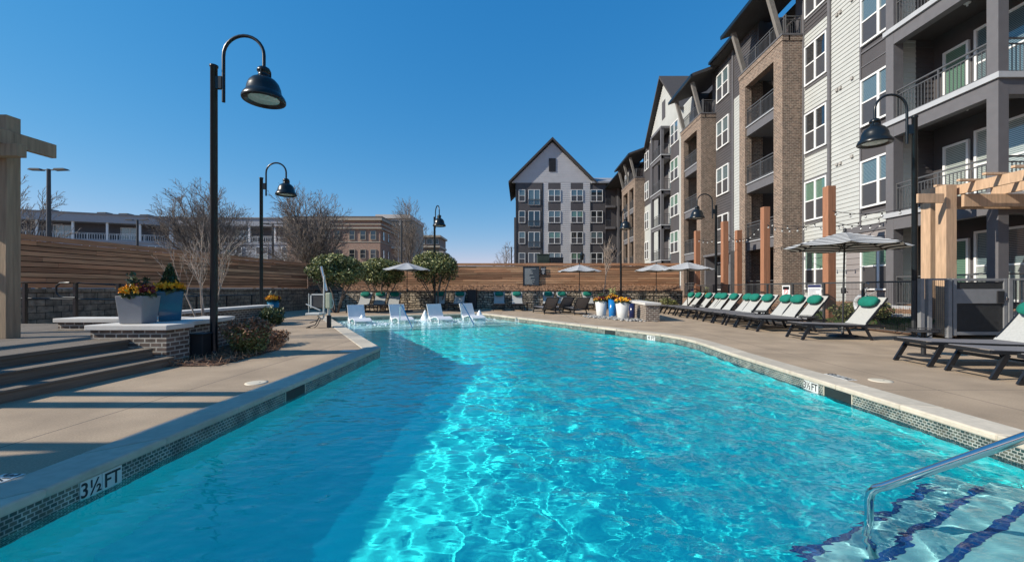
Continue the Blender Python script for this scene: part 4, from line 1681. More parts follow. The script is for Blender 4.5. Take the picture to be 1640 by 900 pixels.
def wall_obj(name, label, p, q, thick, z0, z1, m, capm=None, cap=0.1, over=0.05, ledge=None):
    p, q = Vector((p[0], p[1], 0)), Vector((q[0], q[1], 0))
    t = thing(name, label, 'wall', (p + q) / 2)
    u = (q - p).normalized()
    s = Vector((-u.y, u.x, 0)) * thick
    mb = MB()
    mb.prism([(p.x, p.y), (q.x, q.y), (q.x + s.x, q.y + s.y), (p.x + s.x, p.y + s.y)], z0, z1)
    mb.build('wall_face', m, t)
    if capm:
        mb = MB()
        sn = s.normalized()
        a, b, c, d = p - u * over - sn * over, q + u * over - sn * over, q + u * over + s + sn * over, p - u * over + s + sn * over
        mb.prism([(v.x, v.y) for v in (a, b, c, d)], z1 + 0.002, z1 + cap)
        mb.build('wall_cap', capm, t, bevel=0.012)
    return t


wall_obj('retaining_wall', 'dark block retaining wall under the left board fence', (-15.35, 10.5), (-14.05, 27.5), -0.5, -0.02, 1.22, M['block'], M['block'], 0.12, 0.02)
wall_obj('retaining_wall', 'rough tan stone retaining wall under the back board fence', (-14.0, 27.1), (10.6, 27.1), 0.5, -0.02, 1.12, M['rubble'], M['blackmatte'], 0.07, 0.03)
# bank of pine straw between the stone wall and the fence
mb = MB()
mb.quad((-14.4, 27.55, 1.17), (10.7, 27.55, 1.17), (10.7, 28.0, 1.56), (-14.4, 28.0, 1.56))
rs_ = np.random.default_rng(2)
N = 3500
xx = rs_.uniform(-14.3, 10.6, N)
vv = rs_.uniform(0, 1, N)
pts = np.stack([xx, 27.5 + vv * 0.5, 1.17 + vv * 0.39 + rs_.uniform(0, .07, N)], 1)
leaf_cloud(mb, pts, 0.035, rs_, 0, 5)
mb.build('pine_straw_bank', M['straw'], kind='stuff')
tag(bpy.data.objects['pine_straw_bank'], 'strip of pine straw between stone wall and back fence', 'pine straw')

# ================================================================== left terrace: deck, steps, planter walls
mb = MB()
ly = -5.0
x = -6.87
k = 0
while x > -15.3:
    mb.box(x - 0.139, ly, 0.36, x, 10.45, 0.45)
    x -= 0.145
mb.box(-15.3, ly, -0.02, -7.0, 10.4, 0.355)
tag(mb.build('terrace_deck', M['stepwood'], kind='structure', bevel=0.004), 'raised weathered plank terrace on the left', 'deck')
st = thing('deck_steps', 'three long weathered timber steps up to the left terrace', 'steps', (-6.5, 3, 0))
for i, (xa, xb, z) in enumerate(((-6.05, -6.45, 0.15), (-6.42, -6.9, 0.30), (-6.86, -7.02, 0.449))):
    mb = MB()
    mb.box(xa - 0.045, ly, -0.01 if i == 0 else z - 0.2, xa - 0.005, 7.18, z - 0.034)
    mb.build('riser', M['stepwood'], st)
    if i < 2:
        mb = MB()
        mb.box(xb + 0.02, ly, z - 0.03, xb + 0.19, 7.18, z)
        mb.box(xb + 0.195, ly, z - 0.03, xa + 0.012, 7.18, z)
        mb.build('tread', M['stepwood'], st, bevel=0.005)
mb = MB()
mb.box(-6.995, ly, 0.40, -6.845, 7.18, 0.453)
mb.build('tread', M['stepwood'], st, bevel=0.005)


def planter_wall(label, poly_list, z0, z1, cap=0.09, over=0.055):
    c = sum((Vector((p[0], p[1], 0)) for p in poly_list[0]), Vector()) / len(poly_list[0])
    t = thing('brick_planter_wall', label, 'planter wall', c)
    mb = MB()
    for pl in poly_list:
        mb.prism(pl, z0, z1)
    mb.build('brickwork', M['brick_low'], t)
    mb = MB()
    for i, pl in enumerate(poly_list):
        a = sum(pl[j][0] * pl[(j + 1) % len(pl)][1] - pl[(j + 1) % len(pl)][0] * pl[j][1] for j in range(len(pl)))
        pl = pl if a > 0 else pl[::-1]
        mb.prism(offset(pl, over), z1 + 0.001 + 0.003 * i, z1 + cap + 0.003 * i)
    mb.build('stone_cap', M['cap'], t, bevel=0.01)
    return t


planter_wall('low brick planter wall with pale cap at the end of the timber steps',
             [[(-7.55, 7.22), (-6.22, 7.22), (-6.22, 7.72), (-7.55, 7.72)], [(-7.1, 7.72), (-6.42, 7.72), (-6.68, 9.5), (-7.3, 9.5)]], -0.01, 0.61)
planter_wall('low brick wall with pale cap behind the grey and blue planters', [[(-9.95, 8.85), (-7.5, 8.85), (-7.5, 9.3), (-9.95, 9.3)]], 0.4, 0.61)
planter_wall('long low brick wall with pale cap beside the second lamp', [[(-10.0, 11.6), (-9.62, 11.6), (-9.82, 16.2), (-10.25, 16.2)]], -0.01, 0.61)
# mulch bed with pine straw
bed = [(-6.15, 7.0), (-5.25, 7.15), (-5.3, 9.0), (-6.3, 11.0), (-8.1, 13.2), (-9.5, 16.2), (-9.7, 11.6), (-7.3, 9.4), (-6.5, 7.6)]
flat('mulch', bed, [], 0.012, M['mulch'], 'stuff')
mb = MB()
rs_ = np.random.default_rng(5)


def in_poly(px_, py_, poly):
    c = False
    j = len(poly) - 1
    for i in range(len(poly)):
        xi, yi = poly[i]
        xj, yj = poly[j]
        if (yi > py_) != (yj > py_) and px_ < (xj - xi) * (py_ - yi) / (yj - yi) + xi:
            c = not c
        j = i
    return c


pts = []
bb = offset(bed[::-1] if False else bed, 0.06)
while len(pts) < 5200:
    px_, py_ = rs_.uniform(-10, -5), rs_.uniform(6.8, 16.4)
    if in_poly(px_, py_, bb) and rs_.uniform() < (1 if py_ < 10.5 else 0.5):
        pts.append((px_, py_, rs_.uniform(0.01, 0.09)))
leaf_cloud(mb, np.array(pts), 0.016, rs_, 0, 10)
o = mb.build('pine_straw', M['straw'], kind='stuff')
bankz = lambda x: 0.02 + max(0, x - 11.1) * 0.235


def bank(mb_, poly, dz, thick=None):
    mb_.add([(x, y, bankz(x) + dz) for x, y in poly], [tuple(range(len(poly)))])


mb = MB()
bank(mb, [(11.05, 11.7), (14.3, 11.7), (14.3, 60), (11.05, 60)], 0.0)
pts = []
for _ in range(2600):
    x, y = rs_.uniform(11.1, 14.2), rs_.uniform(11.9, 26)
    pts.append((x, y, bankz(x) + rs_.uniform(.01, .06)))
leaf_cloud(mb, np.array(pts), 0.022, rs_, 0, 8)
tag(mb.build('mulch', M['straw'], kind='stuff'), 'brown pine straw bank between the wire fence and the apartments', 'mulch')
bpy.data.objects['mulch']['label'] = 'brown mulch bed beside the lamp on the left'
mb = MB()
bank(mb, [(12.55, 11.75), (13.05, 11.75), (13.05, 19.5), (12.55, 19.5)], 0.012)
mb.build('walkway', M['lightgreyseat'], kind='structure')
mb = MB()
gp = [(11.3, 12.2), (12.5, 12.2), (12.5, 17.5), (11.3, 19.0)]
bank(mb, gp, 0.008)
pts = []
while len(pts) < 9000:
    px_, py_ = rs_.uniform(11.1, 13.3), rs_.uniform(12, 19)
    if in_poly(px_, py_, gp):
        pts.append((px_, py_, bankz(px_) + rs_.uniform(0.01, 0.05)))
leaf_cloud(mb, np.array(pts), 0.02, rs_, 0, 5, up=1.5)
tag(mb.build('grass', M['grass'], kind='stuff'), 'patch of green lawn behind the wire fence', 'grass')

# utility box beside the planter wall
mb = MB()
mb.box(-6.26, 7.78, 0.0, -6.02, 8.0, 0.46)
mb.box(-6.28, 7.76, 0.46, -6.0, 8.02, 0.49)
tag(mb.build('utility_box', M['blackmatte'], bevel=0.01), 'small black utility box against the brick planter wall', 'box')

# black ramp handrail on the terrace
t = thing('ramp_handrail', 'black tube handrail with looped end in front of the block wall', 'handrail', (-12, 10.9, 0.45))
mb = MB()
mb.autocut = True
y = 10.75
for px_ in (40, 121, 190):
    mb.box(XA(px_, y) - .035, y - .035, 0.4, XA(px_, y) + .035, y + .035, 1.47)
mb.build_each('post', M['black'], t)
mb = MB()
xa, xb, xc, xd = XA(-30, y), XA(97, y), XA(121, y), XA(240, y)
mb.tube([(xa, y, 1.50), (xb + .5, y, 1.50), (xc, y, 1.48), (xd, y + .3, 1.38)], 0.024, 8)
mb.tube([(xa, y, 1.10), (xd, y + .3, 1.02)], 0.02, 8)
mb.tube([(xb + .35, y - .1, 1.49), (xb + .1, y - .1, 1.48), (xb, y - .1, 1.40), (xb, y - .1, 1.22), (xb + .08, y - .1, 1.13), (xb + .2, y - .1, 1.11), (xc + .1, y - .1, 1.10)], 0.022, 8)
mb.tube([(xd, y + .3, 1.38), (XA(330, 16), 16.0, 1.05)], 0.022, 8)
mb.build('rail', M['black'], t)
t = thing('ramp_handrail', 'far black handrail with slim posts behind the bare multi stemmed tree', 'handrail', (-12.5, 16, 0))
mb = MB()
for yy in (14.0, 15.6, 17.2, 18.8):
    mb.box(-12.3 - .02, yy - .02, 0, -12.3 + .02, yy + .02, 1.05)
mb.tube([(-12.3, 13.8, 1.05), (-12.3, 19, 1.05)], 0.022, 8)
mb.build('rail', M['black'], t)

# timber pavilion at the left edge: post, beams and an unseen high canopy, added to shade the coping
pv = thing('timber_pavilion', 'weathered timber pavilion post and beam ends at the left edge', 'pavilion', (-9.2, 7.4, 0.45))
for (x, y) in ((-9.23, 7.405), (-9.23, 1.2), (-13.2, 7.42), (-13.2, 1.2)):
    mb = MB()
    mb.box(x - .108, y - .108, 0.449, x + .108, y + .108, 4.42)
    mb.build('post', M['oldwood'], pv, bevel=0.008)
mb = MB(True)
for x in (-9.075, -13.0):
    mb.box(x - .045, -0.4, 3.86, x + .055, 8.0, 4.12)
mb.build_each('side_beam', M['oldwood'], pv, bevel=0.006)
mb = MB(True)
for (y, w_) in ((7.215, .14), (3.75, .15), (3.25, .17), (2.0, .12), (1.55, .2), (0.6, .15)):
    mb.box(-14.0, y - w_ / 2, 3.64, -8.74, y + w_ / 2, 3.855)
mb.build_each('cross_beam', M['oldwood'], pv, bevel=0.006)
mb = MB()
mb.prism([(-11.8, -6.0), (-11.2, -6.0), (-10.52, 7.1), (-11.8, 7.1)], 5.55, 5.68)
for y in (-4.0, 1.2, 6.6):
    for x in (-11.65, -11.1):
        mb.box(x - .08, y - .08, 3.856, x + .08, y + .08, 5.548)
mb.build('canopy', M['oldwood'], pv)  # added shadow caster, out of view


# ================================================================== lamps
lamp = thing('street_lamp', 'x', 'street lamp', (0, 0, 0), 'black gooseneck lamps around the pool')
mb = MB()
mb.lathe([(0.13, 0.0), (0.13, 0.02), (0.075, 0.05), (0.066, 0.12), (0.062, 5.70), (0.075, 5.71), (0.075, 5.745), (0.0005, 5.76)], 20)
mb.build('pole', M['black'], lamp)
mb = MB()
mb.box(0.05, -0.035, 5.28, 0.17, 0.035, 5.52)
mb.build('bracket', M['black'], lamp)
mb = MB()
pts = [(0.19, 0, 5.02), (0.19, 0, 5.5), (0.19, 0, 5.92)]
for a in np.linspace(math.pi, 0, 15)[1:]:
    pts.append((0.59 + 0.40 * math.cos(a), 0, 5.94 + 0.39 * math.sin(a)))
pts += [(0.99, 0, 5.78), (0.99, 0, 5.66)]
mb.tube(pts, 0.031, 12)
mb.build('gooseneck_arm', M['black'], lamp)
mb = MB()
zb = 5.03
mb.lathe([(0.0005, .68), (0.06, .68), (0.10, .655), (0.125, .60), (0.12, .585), (0.10, .58), (0.10, .49), (0.135, .475), (0.15, .46), (0.21, .425), (0.262, .36), (0.295, .27), (0.31, .175),
          (0.33, .15), (0.365, .10), (0.385, .05), (0.385, .02), (0.375, .005), (0.35, .0), (0.30, .03), (0.27, .045)], 32, (0.99, 0, zb))
for a in (0.6, 2.7, 4.8):
    mb.box(0.99 + .112 * math.cos(a) - .01, .112 * math.sin(a) - .01, zb + .48, 0.99 + .112 * math.cos(a) + .01, .112 * math.sin(a) + .01, zb + .59)
sh = mb.build('lamp_shade', M['black'], lamp)
mb = MB()
mb.lathe([(0.27, 0.045), (0.2, 0.03), (0.0005, 0.022)], 28, (0.99, 0, zb))
mb.build('lens', M['lens'], sh)
used = []
for (x, y, rz, lab) in ((-6.08, 8.15, 0, 'tallest looking black gooseneck lamp by the reddish shrub at left'),
                        (-10.35, 16.4, 0, 'black gooseneck lamp beside the long low brick wall and blue pot'),
                        (-5.35, 25.4, R(-62), 'slim black gooseneck lamp in front of the rightmost round bush'),
                        (6.45, 26.7, R(-86), 'black gooseneck lamp facing forward by the thin pale tree'),
                        (10.3, 21.8, R(178), 'black gooseneck lamp among the red cedar posts'),
                        (11.26, 11.8, R(176), 'large black gooseneck lamp beside the new timber pergola at right')):
    big = y == 11.8
    place(lamp, used, (x, y, 0), rz, lab, 1.09 if big else 1.0)

# distant car park lights
pl = thing('parking_light', 'x', 'parking light', (0, 0, 0), 'parking lights beyond the fences')
mb = MB()
mb.tube([(0, 0, 0), (0, 0, 9.0)], [0.14, 0.1], 8)
mb.build('pole', M['fencemetal'], pl)
mb = MB()
for s in (-1, 1):
    mb.beam((0.1 * s, 0, 8.93), (0.5 * s, 0, 8.95), 0.06, 0.06)
    mb.extrude([(0.4 * s, -.16, 8.9), (0.5 * s, -.16, 9.02), (1.1 * s, -.16, 9.03), (1.25 * s, -.16, 8.93)], (0, 0.32, 0))
mb.build('light_head', M['fencemetal'], pl)
used = []
for px_, py_, d, lab in ((78, 271, 27.0, 'tall twin headed parking light beside the timber pavilion'), (220, 352, 45.0, 'thin parking light in front of the far gallery'),
                        (437, 358, 46.0, 'parking light partly hidden by the second gooseneck lamp'), (643, 354, 48.0, 'twin headed parking light in front of the red brick building'),
                        (819, 396, 70.0, 'small distant parking light left of the gable wing')):
    x = XA(px_, d)
    place(pl, used, (x, d, ZA(py_, d) - 9.0), 0, lab)

# ================================================================== bushes and trees
def round_bush(label, c, rx, ry, rz, seed, base):
    t = thing('round_bush', label, 'bush', base, 'clipped round bushes along the back wall')
    r_ = np.random.default_rng(seed)
    mb = MB()
    P_ = []
    mi = []
    for i in range(34):
        d = r_.normal(size=3)
        d /= np.linalg.norm(d)
        if d[2] < -0.35:
            d[2] *= -1
        cc = np.asarray(c) + d * np.array([rx, ry, rz]) * 0.66
        q = blob_points(r_, cc, (rx * .40, ry * .40, rz * .42), 330, 0.6)
        P_.append(q)
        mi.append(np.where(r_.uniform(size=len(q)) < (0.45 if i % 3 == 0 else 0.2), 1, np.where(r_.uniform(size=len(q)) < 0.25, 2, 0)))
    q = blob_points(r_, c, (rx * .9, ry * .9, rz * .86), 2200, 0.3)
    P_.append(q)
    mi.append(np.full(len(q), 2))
    P_ = np.concatenate(P_)
    leaf_cloud(mb, P_, 0.085, r_, 0, 1.6, 0.2, np.concatenate(mi))
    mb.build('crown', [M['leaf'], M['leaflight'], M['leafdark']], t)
    tb_ = MB()
    rr = random.Random(seed)
    for i in range(6):
        a = 6.28 * i / 6 + rr.uniform(-.3, .3)
        e_ = Vector(c) + Vector((math.cos(a) * rx * .7, math.sin(a) * ry * .7, -rz * 0.35))
        b_ = Vector(base) + Vector((math.cos(a) * .1, math.sin(a) * .1, 0))
        m_ = b_.lerp(e_, .45) + Vector((rr.uniform(-.1, .1), rr.uniform(-.1, .1), .15))
        tb_.tube([b_, m_, e_], [0.05, 0.04, 0.025], 6)
    tb_.build('trunk', M['bark'], t)


def bush_at(px0, px1, py0, py1, d, label, seed, bpx):
    cx_ = (px0 + px1) / 2
    cz = ZA((py0 + py1) / 2, d)
    rx = (px1 - px0) / 2 * d / 660
    rz = (py1 - py0) / 2 * d / 660
    round_bush(label, (XA(cx_, d), d, cz), rx, min(rx, 1.25), rz, seed, (XA(bpx, d), d + .2, 0.0))


bush_at(490, 584, 407, 467, 22.5, 'leftmost rounded evergreen bush beside the pool lift', 4, 536)
bush_at(572, 650, 414, 464, 25.3, 'middle rounded evergreen bush partly behind the left parasol', 9, 612)
bush_at(656, 734, 403, 462, 25.7, 'rightmost rounded yellow green bush behind the middle lamp', 13, 700)

tree_thing('broad bare winter tree behind the tall lamp on the left', 'tree', (XA(325, 46), 46, 0), 4.3, 0.92, 21, 0.30, 'bare trees beyond the fences', vase=8.2, limbs=20, kids_=(14, 8, 4), minr=0.016)
tree_thing('dense bare winter tree in front of the red brick building', 'tree', (XA(508, 44), 44, 0), 4.0, 0.9, 33, 0.34, 'bare trees beyond the fences', vase=7.3, limbs=20, kids_=(14, 8, 4), minr=0.016)
tree_thing('narrow bare tree in front of the tan tower block', 'tree', (XA(657, 62), 62, 0), 5.5, 0.5, 14, 0.22, 'bare trees beyond the fences', vase=8.6, limbs=12, kids_=(12, 7, 4), minr=0.016)
tree_thing('bare tree half hidden by the pavilion post', 'tree', (XA(48, 34), 34, 0), 4.0, 0.8, 17, 0.16, 'bare trees beyond the fences', vase=6.2, limbs=9, kids_=(8, 6, 3), minr=0.016)
tree_thing('small distant bare tree left of the gable wing', 'tree', (XA(808, 80), 80, 0), 5.0, 0.7, 18, 0.15, 'bare trees beyond the fences', vase=5.2, limbs=8, kids_=(7, 5), minr=0.025)
used = []
for i, (px_, d, hh) in enumerate(((716, 95, 5.2), (738, 100, 4.2), (757, 98, 4.6), (772, 104, 4.0))):
    tree_thing(['small far bare tree right of the stepped building', 'second far bare tree right of the stepped building', 'far low bare tree midway along the back fence',
                'far low bare tree nearest the gable wing'][i], 'tree', (XA(px_, d), d, 0), hh, 0.9, 50 + i, 0.15, 'bare trees beyond the fences', kids_=(7, 6, 4), lens=0.55, levels=3, minr=0.03)
tree_thing('pale bare multi stemmed crape myrtle in the left planter', 'tree', (-8.35, 10.9, 0.2), 1.75, 0.62, 41, 0.026, tm='palebark', bm='palebark', kids_=(4, 4, 4), lens=0.58, first=0.5, levels=3, minr=0.0045, stems=5, name='crape_myrtle')
tree_thing('thin pale bare tree with upright twigs before the back fence', 'tree', (XA(962, 25.6), 25.6, 0.0), 3.0, 0.6, 43, 0.05, tm='palebark', bm='palebark', kids_=(9, 5, 4), lens=0.52, first=0.62, levels=3, minr=0.011, up=0.7)


def shrub(label, c, r3, n_, size, mats_, seed, name='shrub', weights=None, inner=0.3, group=None, up=0.3, aspect=1.7, blobs=9):
    r_ = np.random.default_rng(seed)
    mb = MB()
    base = (c[0], c[1], max(0, c[2] - r3[2]))
    P_ = []
    for i in range(blobs):
        d = r_.normal(size=3)
        d /= np.linalg.norm(d)
        P_.append(blob_points(r_, np.asarray(c) + d * np.asarray(r3) * 0.5, np.asarray(r3) * r_.uniform(.45, .62), n_ // blobs, inner))
    P_ = np.concatenate(P_)
    P_ = P_[P_[:, 2] > 0.01]
    k = len(mats_)
    if weights == 'top':
        h = (P_[:, 2] - c[2]) / r3[2] + r_.normal(size=len(P_)) * 0.35
        mi = np.where(h > 0.1, 1, 0)
    else:
        mi = r_.choice(k, size=len(P_), p=weights) if weights else r_.integers(0, k, len(P_))
    leaf_cloud(mb, P_, size, r_, 0, aspect, up, mi)
    o = mb.build(name, [M[q] for q in mats_])
    return tag(o, label, 'shrub', group)


c = G(385, 575)
shrub('dense green shrub with bronze top beside the tall left lamp', (-5.6, 8.42, 0.38), (0.50, 0.52, 0.44), 8000, 0.03, ['leaf', 'leafred', 'leafdark'], 3, weights='top', aspect=2.2)
shrub('loose reddish shrub behind the dense shrub at the left bed', (-5.9, 9.6, 0.22), (0.4, 0.7, 0.24), 2200, 0.03, ['straw', 'leafred'], 5, aspect=3)
shrub('dark spiky low shrub at the foot of the second lamp', (-9.15, 15.2, 0.34), (0.42, 0.6, 0.36), 1800, 0.05, ['leafdark', 'leaf'], 7, aspect=3.5, up=0.8)
rq = random.Random(31)
spots_ = [(11.35, 26.6, .45, .75, 'yellow green shrub at the far end of the wire fence'), (11.5, 24.0, .45, .55, 'second shrub from the far end behind the wire fence'), (11.5, 20.6, .5, .55, 'low green shrub between the two middle cedar posts'),
          (11.6, 17.2, .5, .5, 'low green shrub behind the red and white sign'), (11.9, 15.2, .55, .62, 'pale green shrub behind the striped parasol pole'), (12.1, 13.9, .45, .6, 'leafy shrub behind the white life ring'),
          (9.4, 26.4, .7, .75, 'yellow green shrub in the far right corner'), (8.2, 26.5, .5, .6, 'grey green shrub against the stone wall by the right parasol')]
for i, (x, y, r, h, lab) in enumerate(spots_):
    shrub(lab, (x, y, h * 0.55 + (bankz(x) if x > 11.1 else 0)), (r, r, h * 0.55), 1100, 0.06, ['leaf', 'leaflight', 'leafdark'], 60 + i, group='shrubs along the right fence', weights=[.5, .3, .2])

# ================================================================== right side: wire fence, gate, pergola, cedar posts
XFN = 11.0
FH = 1.56


def mesh_infill(mb, p, q, z0, z1, step=0.055, t=0.0022):
    p, q = Vector((p[0], p[1], 0)), Vector((q[0], q[1], 0))
    u = (q - p).normalized()
    ln = (q - p).length
    k = int(ln / step)
    for i in range(1, k):
        c = p + u * (ln * i / k)
        mb.beam((c.x, c.y, z0), (c.x, c.y, z1), 2 * t, 2 * t, 0, (u.x, u.y, 0))
    k = int((z1 - z0) / step)
    for i in range(1, k):
        z = z0 + (z1 - z0) * i / k
        mb.beam((p.x, p.y, z), (q.x, q.y, z), 2 * t, 2 * t)


t = thing('wire_fence', 'black wire mesh fence with slim posts behind the right row of loungers', 'fence', (XFN, 20, 0))
mesh_ = MB()
fr_ = MB()
ys_ = list(np.linspace(27.0, 11.55, 10))
for i, y in enumerate(ys_):
    mb = MB()
    mb.box(XFN - .032, y - .032, 0, XFN + .032, y + .032, FH)
    mb.build('post', M['fencemetal'], t)
    if i:
        a, b = ys_[i - 1] - .032, y + .032
        fr_.box(XFN - .024, b, FH - 0.05, XFN + .024, a, FH)
        fr_.box(XFN - .02, b, 0.08, XFN + .02, a, 0.12)
        mesh_infill(mesh_, (XFN, a), (XFN, b), 0.12, FH - 0.05)
fr_.build('rail', M['fencemetal'], t)
mesh_.build('wire_mesh', M['fencemetal'], t)
t = thing('low_fence', 'low dark railing in front of the far right shrubs', 'fence', (9, 26, 0))
mb = MB()
for x in np.linspace(7.4, 10.8, 5):
    mb.box(x - .02, 25.6, 0, x + .02, 25.64, 0.86)
mb.box(7.4, 25.6, 0.82, 10.8, 25.64, 0.86)
mb.box(7.4, 25.6, 0.1, 10.8, 25.64, 0.13)
mb.build('rail', M['black'], t)

YG = 11.2
t = thing('metal_gate', 'grey metal gate with mesh panels, lock plate and kick plate', 'gate', (12.3, YG, 0))
g0, g1 = XA(1525, YG), XA(1612, YG)
GH = ZA(446, YG)
mb = MB()
mb.box(g0, YG - .03, 0.06, g0 + .10, YG + .03, GH)
mb.box(g1 - .10, YG - .03, 0.06, g1, YG + .03, GH)
mb.box(g0 + .1, YG - .028, GH - .07, g1 - .1, YG + .028, GH)
mb.box(g0 + .1, YG - .028, ZA(486, YG), g1 - .1, YG + .028, ZA(463, YG))
mb.build('gate_frame', M['gate'], t, bevel=0.006)
mb = MB()
mb.box(g0 + .1, YG - .026, 0.08, g1 - .1, YG + .026, ZA(531, YG))
mb.build('kick_plate', M['gate'], t)
mb = MB()
mesh_infill(mb, (g0 + .1, YG), (g1 - .1, YG), ZA(531, YG), ZA(486, YG), 0.03, 0.003)
mesh_infill(mb, (g0 + .1, YG), (g1 - .1, YG), ZA(463, YG), GH - .07, 0.03, 0.003)
mb.box(g0 + .1, YG + .027, 0.1, g1 - .1, YG + .031, GH - .1)
mb.build('perforated_infill', M['fencemetal'], t)
mb = MB()
mb.box(g1 - .30, YG - .06, ZA(486, YG) + .02, g1 - .12, YG - .029, ZA(466, YG))
mb.build('lock_plate', M['blackmatte'], t)
mb = MB()
mb.ball((g1 - .05, YG - .045, ZA(476, YG)), 0.022)
mb.tube([(g1 - .05, YG - .045, ZA(476, YG)), (g1 - .05, YG - .045, ZA(481, YG))], 0.012, 8)
mb.build('handle', M['steel'], t)
t = thing('gate_fence', 'grey mesh fence panels and paired posts at either side of the gate', 'fence', (11.3, YG, 0))
for xa in (XA(1475, YG), XA(1487, YG), XA(1519, YG), XA(1616, YG)):
    mb = MB()
    mb.box(xa - .05, YG - .05, 0, xa + .05, YG + .05, GH)
    mb.build('post', M['gate'], t)
mb = MB()
mesh_infill(mb, (XA(1490, YG), YG), (XA(1516, YG), YG), 0.08, GH - .05, 0.05)
mesh_infill(mb, (XA(1620, YG), YG), (15, YG), 0.08, GH - .05, 0.05)
mb.build('wire_mesh', M['fencemetal'], t)
mb = MB()
mb.box(XA(1490, YG), YG - .025, GH - .05, XA(1516, YG), YG + .025, GH)
mb.box(XA(1620, YG), YG - .025, GH - .05, 15, YG + .025, GH)
mb.build('rail', M['gate'], t)

# timber pergola outside the gate
t = thing('timber_pergola', 'new pale timber pergola with slatted top over the gate path', 'pergola', (12, 11.6, 0))
PY = 11.62
for x, y in ((XA(1515, PY), PY), (XA(1490, 12.6), 12.6)):
    mb = MB()
    mb.box(x - .15, y - .15, 0, x + .15, y + .15, ZA(298, PY) if y == PY else ZA(303, 12.6))
    mb.build('post', M['newwood'], t, bevel=0.006)
for x, y in ((XA(1515, PY), 7.2), (15.5, PY)):
    mb = MB()
    mb.box(x - .15, y - .15, 0, x + .15, y + .15, 3.4)
    mb.build('post', M['newwood'], t)
zb0, zb1 = ZA(333, PY), ZA(313, PY)
mb = MB(True)
mb.box(XA(1459, PY), PY - .215, zb0 + .1, XA(1500, PY), PY - .155, zb1)
mb.box(XA(1531, PY) + .02, PY - .2, zb0, 18, PY - .12, zb1)
mb.box(XA(1531, PY) + .02, PY + .12, zb0, 18, PY + .2, zb1)
mb.build_each('cross_beam', M['newwood'], t, bevel=0.004)
mb = MB(True)
xs_ = XA(1543, 11.4)
mb.box(xs_, 6.6, zb1 + .006, xs_ + .07, 11.8, zb1 + .27)
mb.box(xs_ + 1.2, 6.6, zb1 + .006, xs_ + 1.27, 11.8, zb1 + .27)
mb.box(xs_ + 2.4, 6.6, zb1 + .006, xs_ + 2.47, 11.8, zb1 + .27)
mb.build_each('side_beam', M['newwood'], t, bevel=0.004)
for y in np.arange(6.8, 11.8, 0.62):
    mb = MB()
    mb.box(xs_ - .42, y - .045, zb1 + .275, 16.5, y + .045, zb1 + .33)
    mb.build('roof_slat', M['newwood'], t)

# cedar posts for the light strings
cp_ = []
for px_, d, top, lab in ((1328, 15.8, 299, 'nearest tall red cedar post behind the striped parasol'), (1225.5, 19.8, 332, 'tall red cedar post in front of the near brick tower'),
                         (1182.5, 24.2, 369, 'red cedar post between two neighbours with a light string tied to it'), (1160.5, 23.2, 355, 'red cedar post just right of the lamp among the posts'),
                         (1116.5, 26.9, 370, 'farthest red cedar post left of the lamp among the posts')):
    x = XA(px_, d)
    mb = MB()
    mb.box(x - .15, d - .15, 0, x + .15, d + .15, ZA(top, d))
    mb.box(x - .17, d - .17, 0, x + .17, d + .17, 0.3) if False else None
    o = tag(mb.build('cedar_post', M['postwood'], bevel=0.008), lab, 'post', 'cedar posts for the string lights')
    cp_.append(Vector((x, d, ZA(top, d))))

# light strings with bulbs
t = thing('string_lights', 'black bulb string sagging between the cedar posts and the pergola', 'string lights', (11.5, 16, 4))
wm_, bm_ = MB(), MB(True)


def swag(a, b, sag, nb):
    a, b = Vector(a), Vector(b)
    pts = []
    for i in range(17):
        s = i / 16
        p = a.lerp(b, s)
        p.z -= sag * 4 * s * (1 - s)
        pts.append(p)
    wm_.tube(pts, 0.011, 5, caps=False)
    for i in range(nb):
        s = (i + .5) / nb
        p = a.lerp(b, s)
        p.z -= sag * 4 * s * (1 - s)
        wm_.tube([p, p - Vector((0, 0, 0.075))], [0.024, 0.02], 6)
        bm_.ball(p - Vector((0, 0, 0.115)), 0.042, 0, 7, 5)


tops = cp_
swag(tops[0] - Vector((0, 0, .9)), (XA(1489, 12.5), 12.5, ZA(322, 12.5)), 0.25, 6)
swag(tops[0] - Vector((0, 0, 1.15)), tops[1] - Vector((0, 0, .8)), 0.35, 8)
swag(tops[1] - Vector((0, 0, .7)), (14.3, 16.0, ZA(345, 16)), 0.35, 7)
swag(tops[1] - Vector((0, 0, .5)), tops[2] - Vector((0, 0, .5)), 0.35, 7)
swag(tops[2] - Vector((0, 0, .5)), tops[3] - Vector((0, 0, .3)), 0.3, 4)
swag(tops[3] - Vector((0, 0, .6)), tops[4] - Vector((0, 0, .5)), 0.3, 6)
swag(tops[0] - Vector((0, 0, 1.3)), (14.2, 15.3, ZA(338, 14.6)), 0.3, 8)
wm_.build('wire', M['blackmatte'], t)
bm_.build_each('bulb', M['bulb'], t)

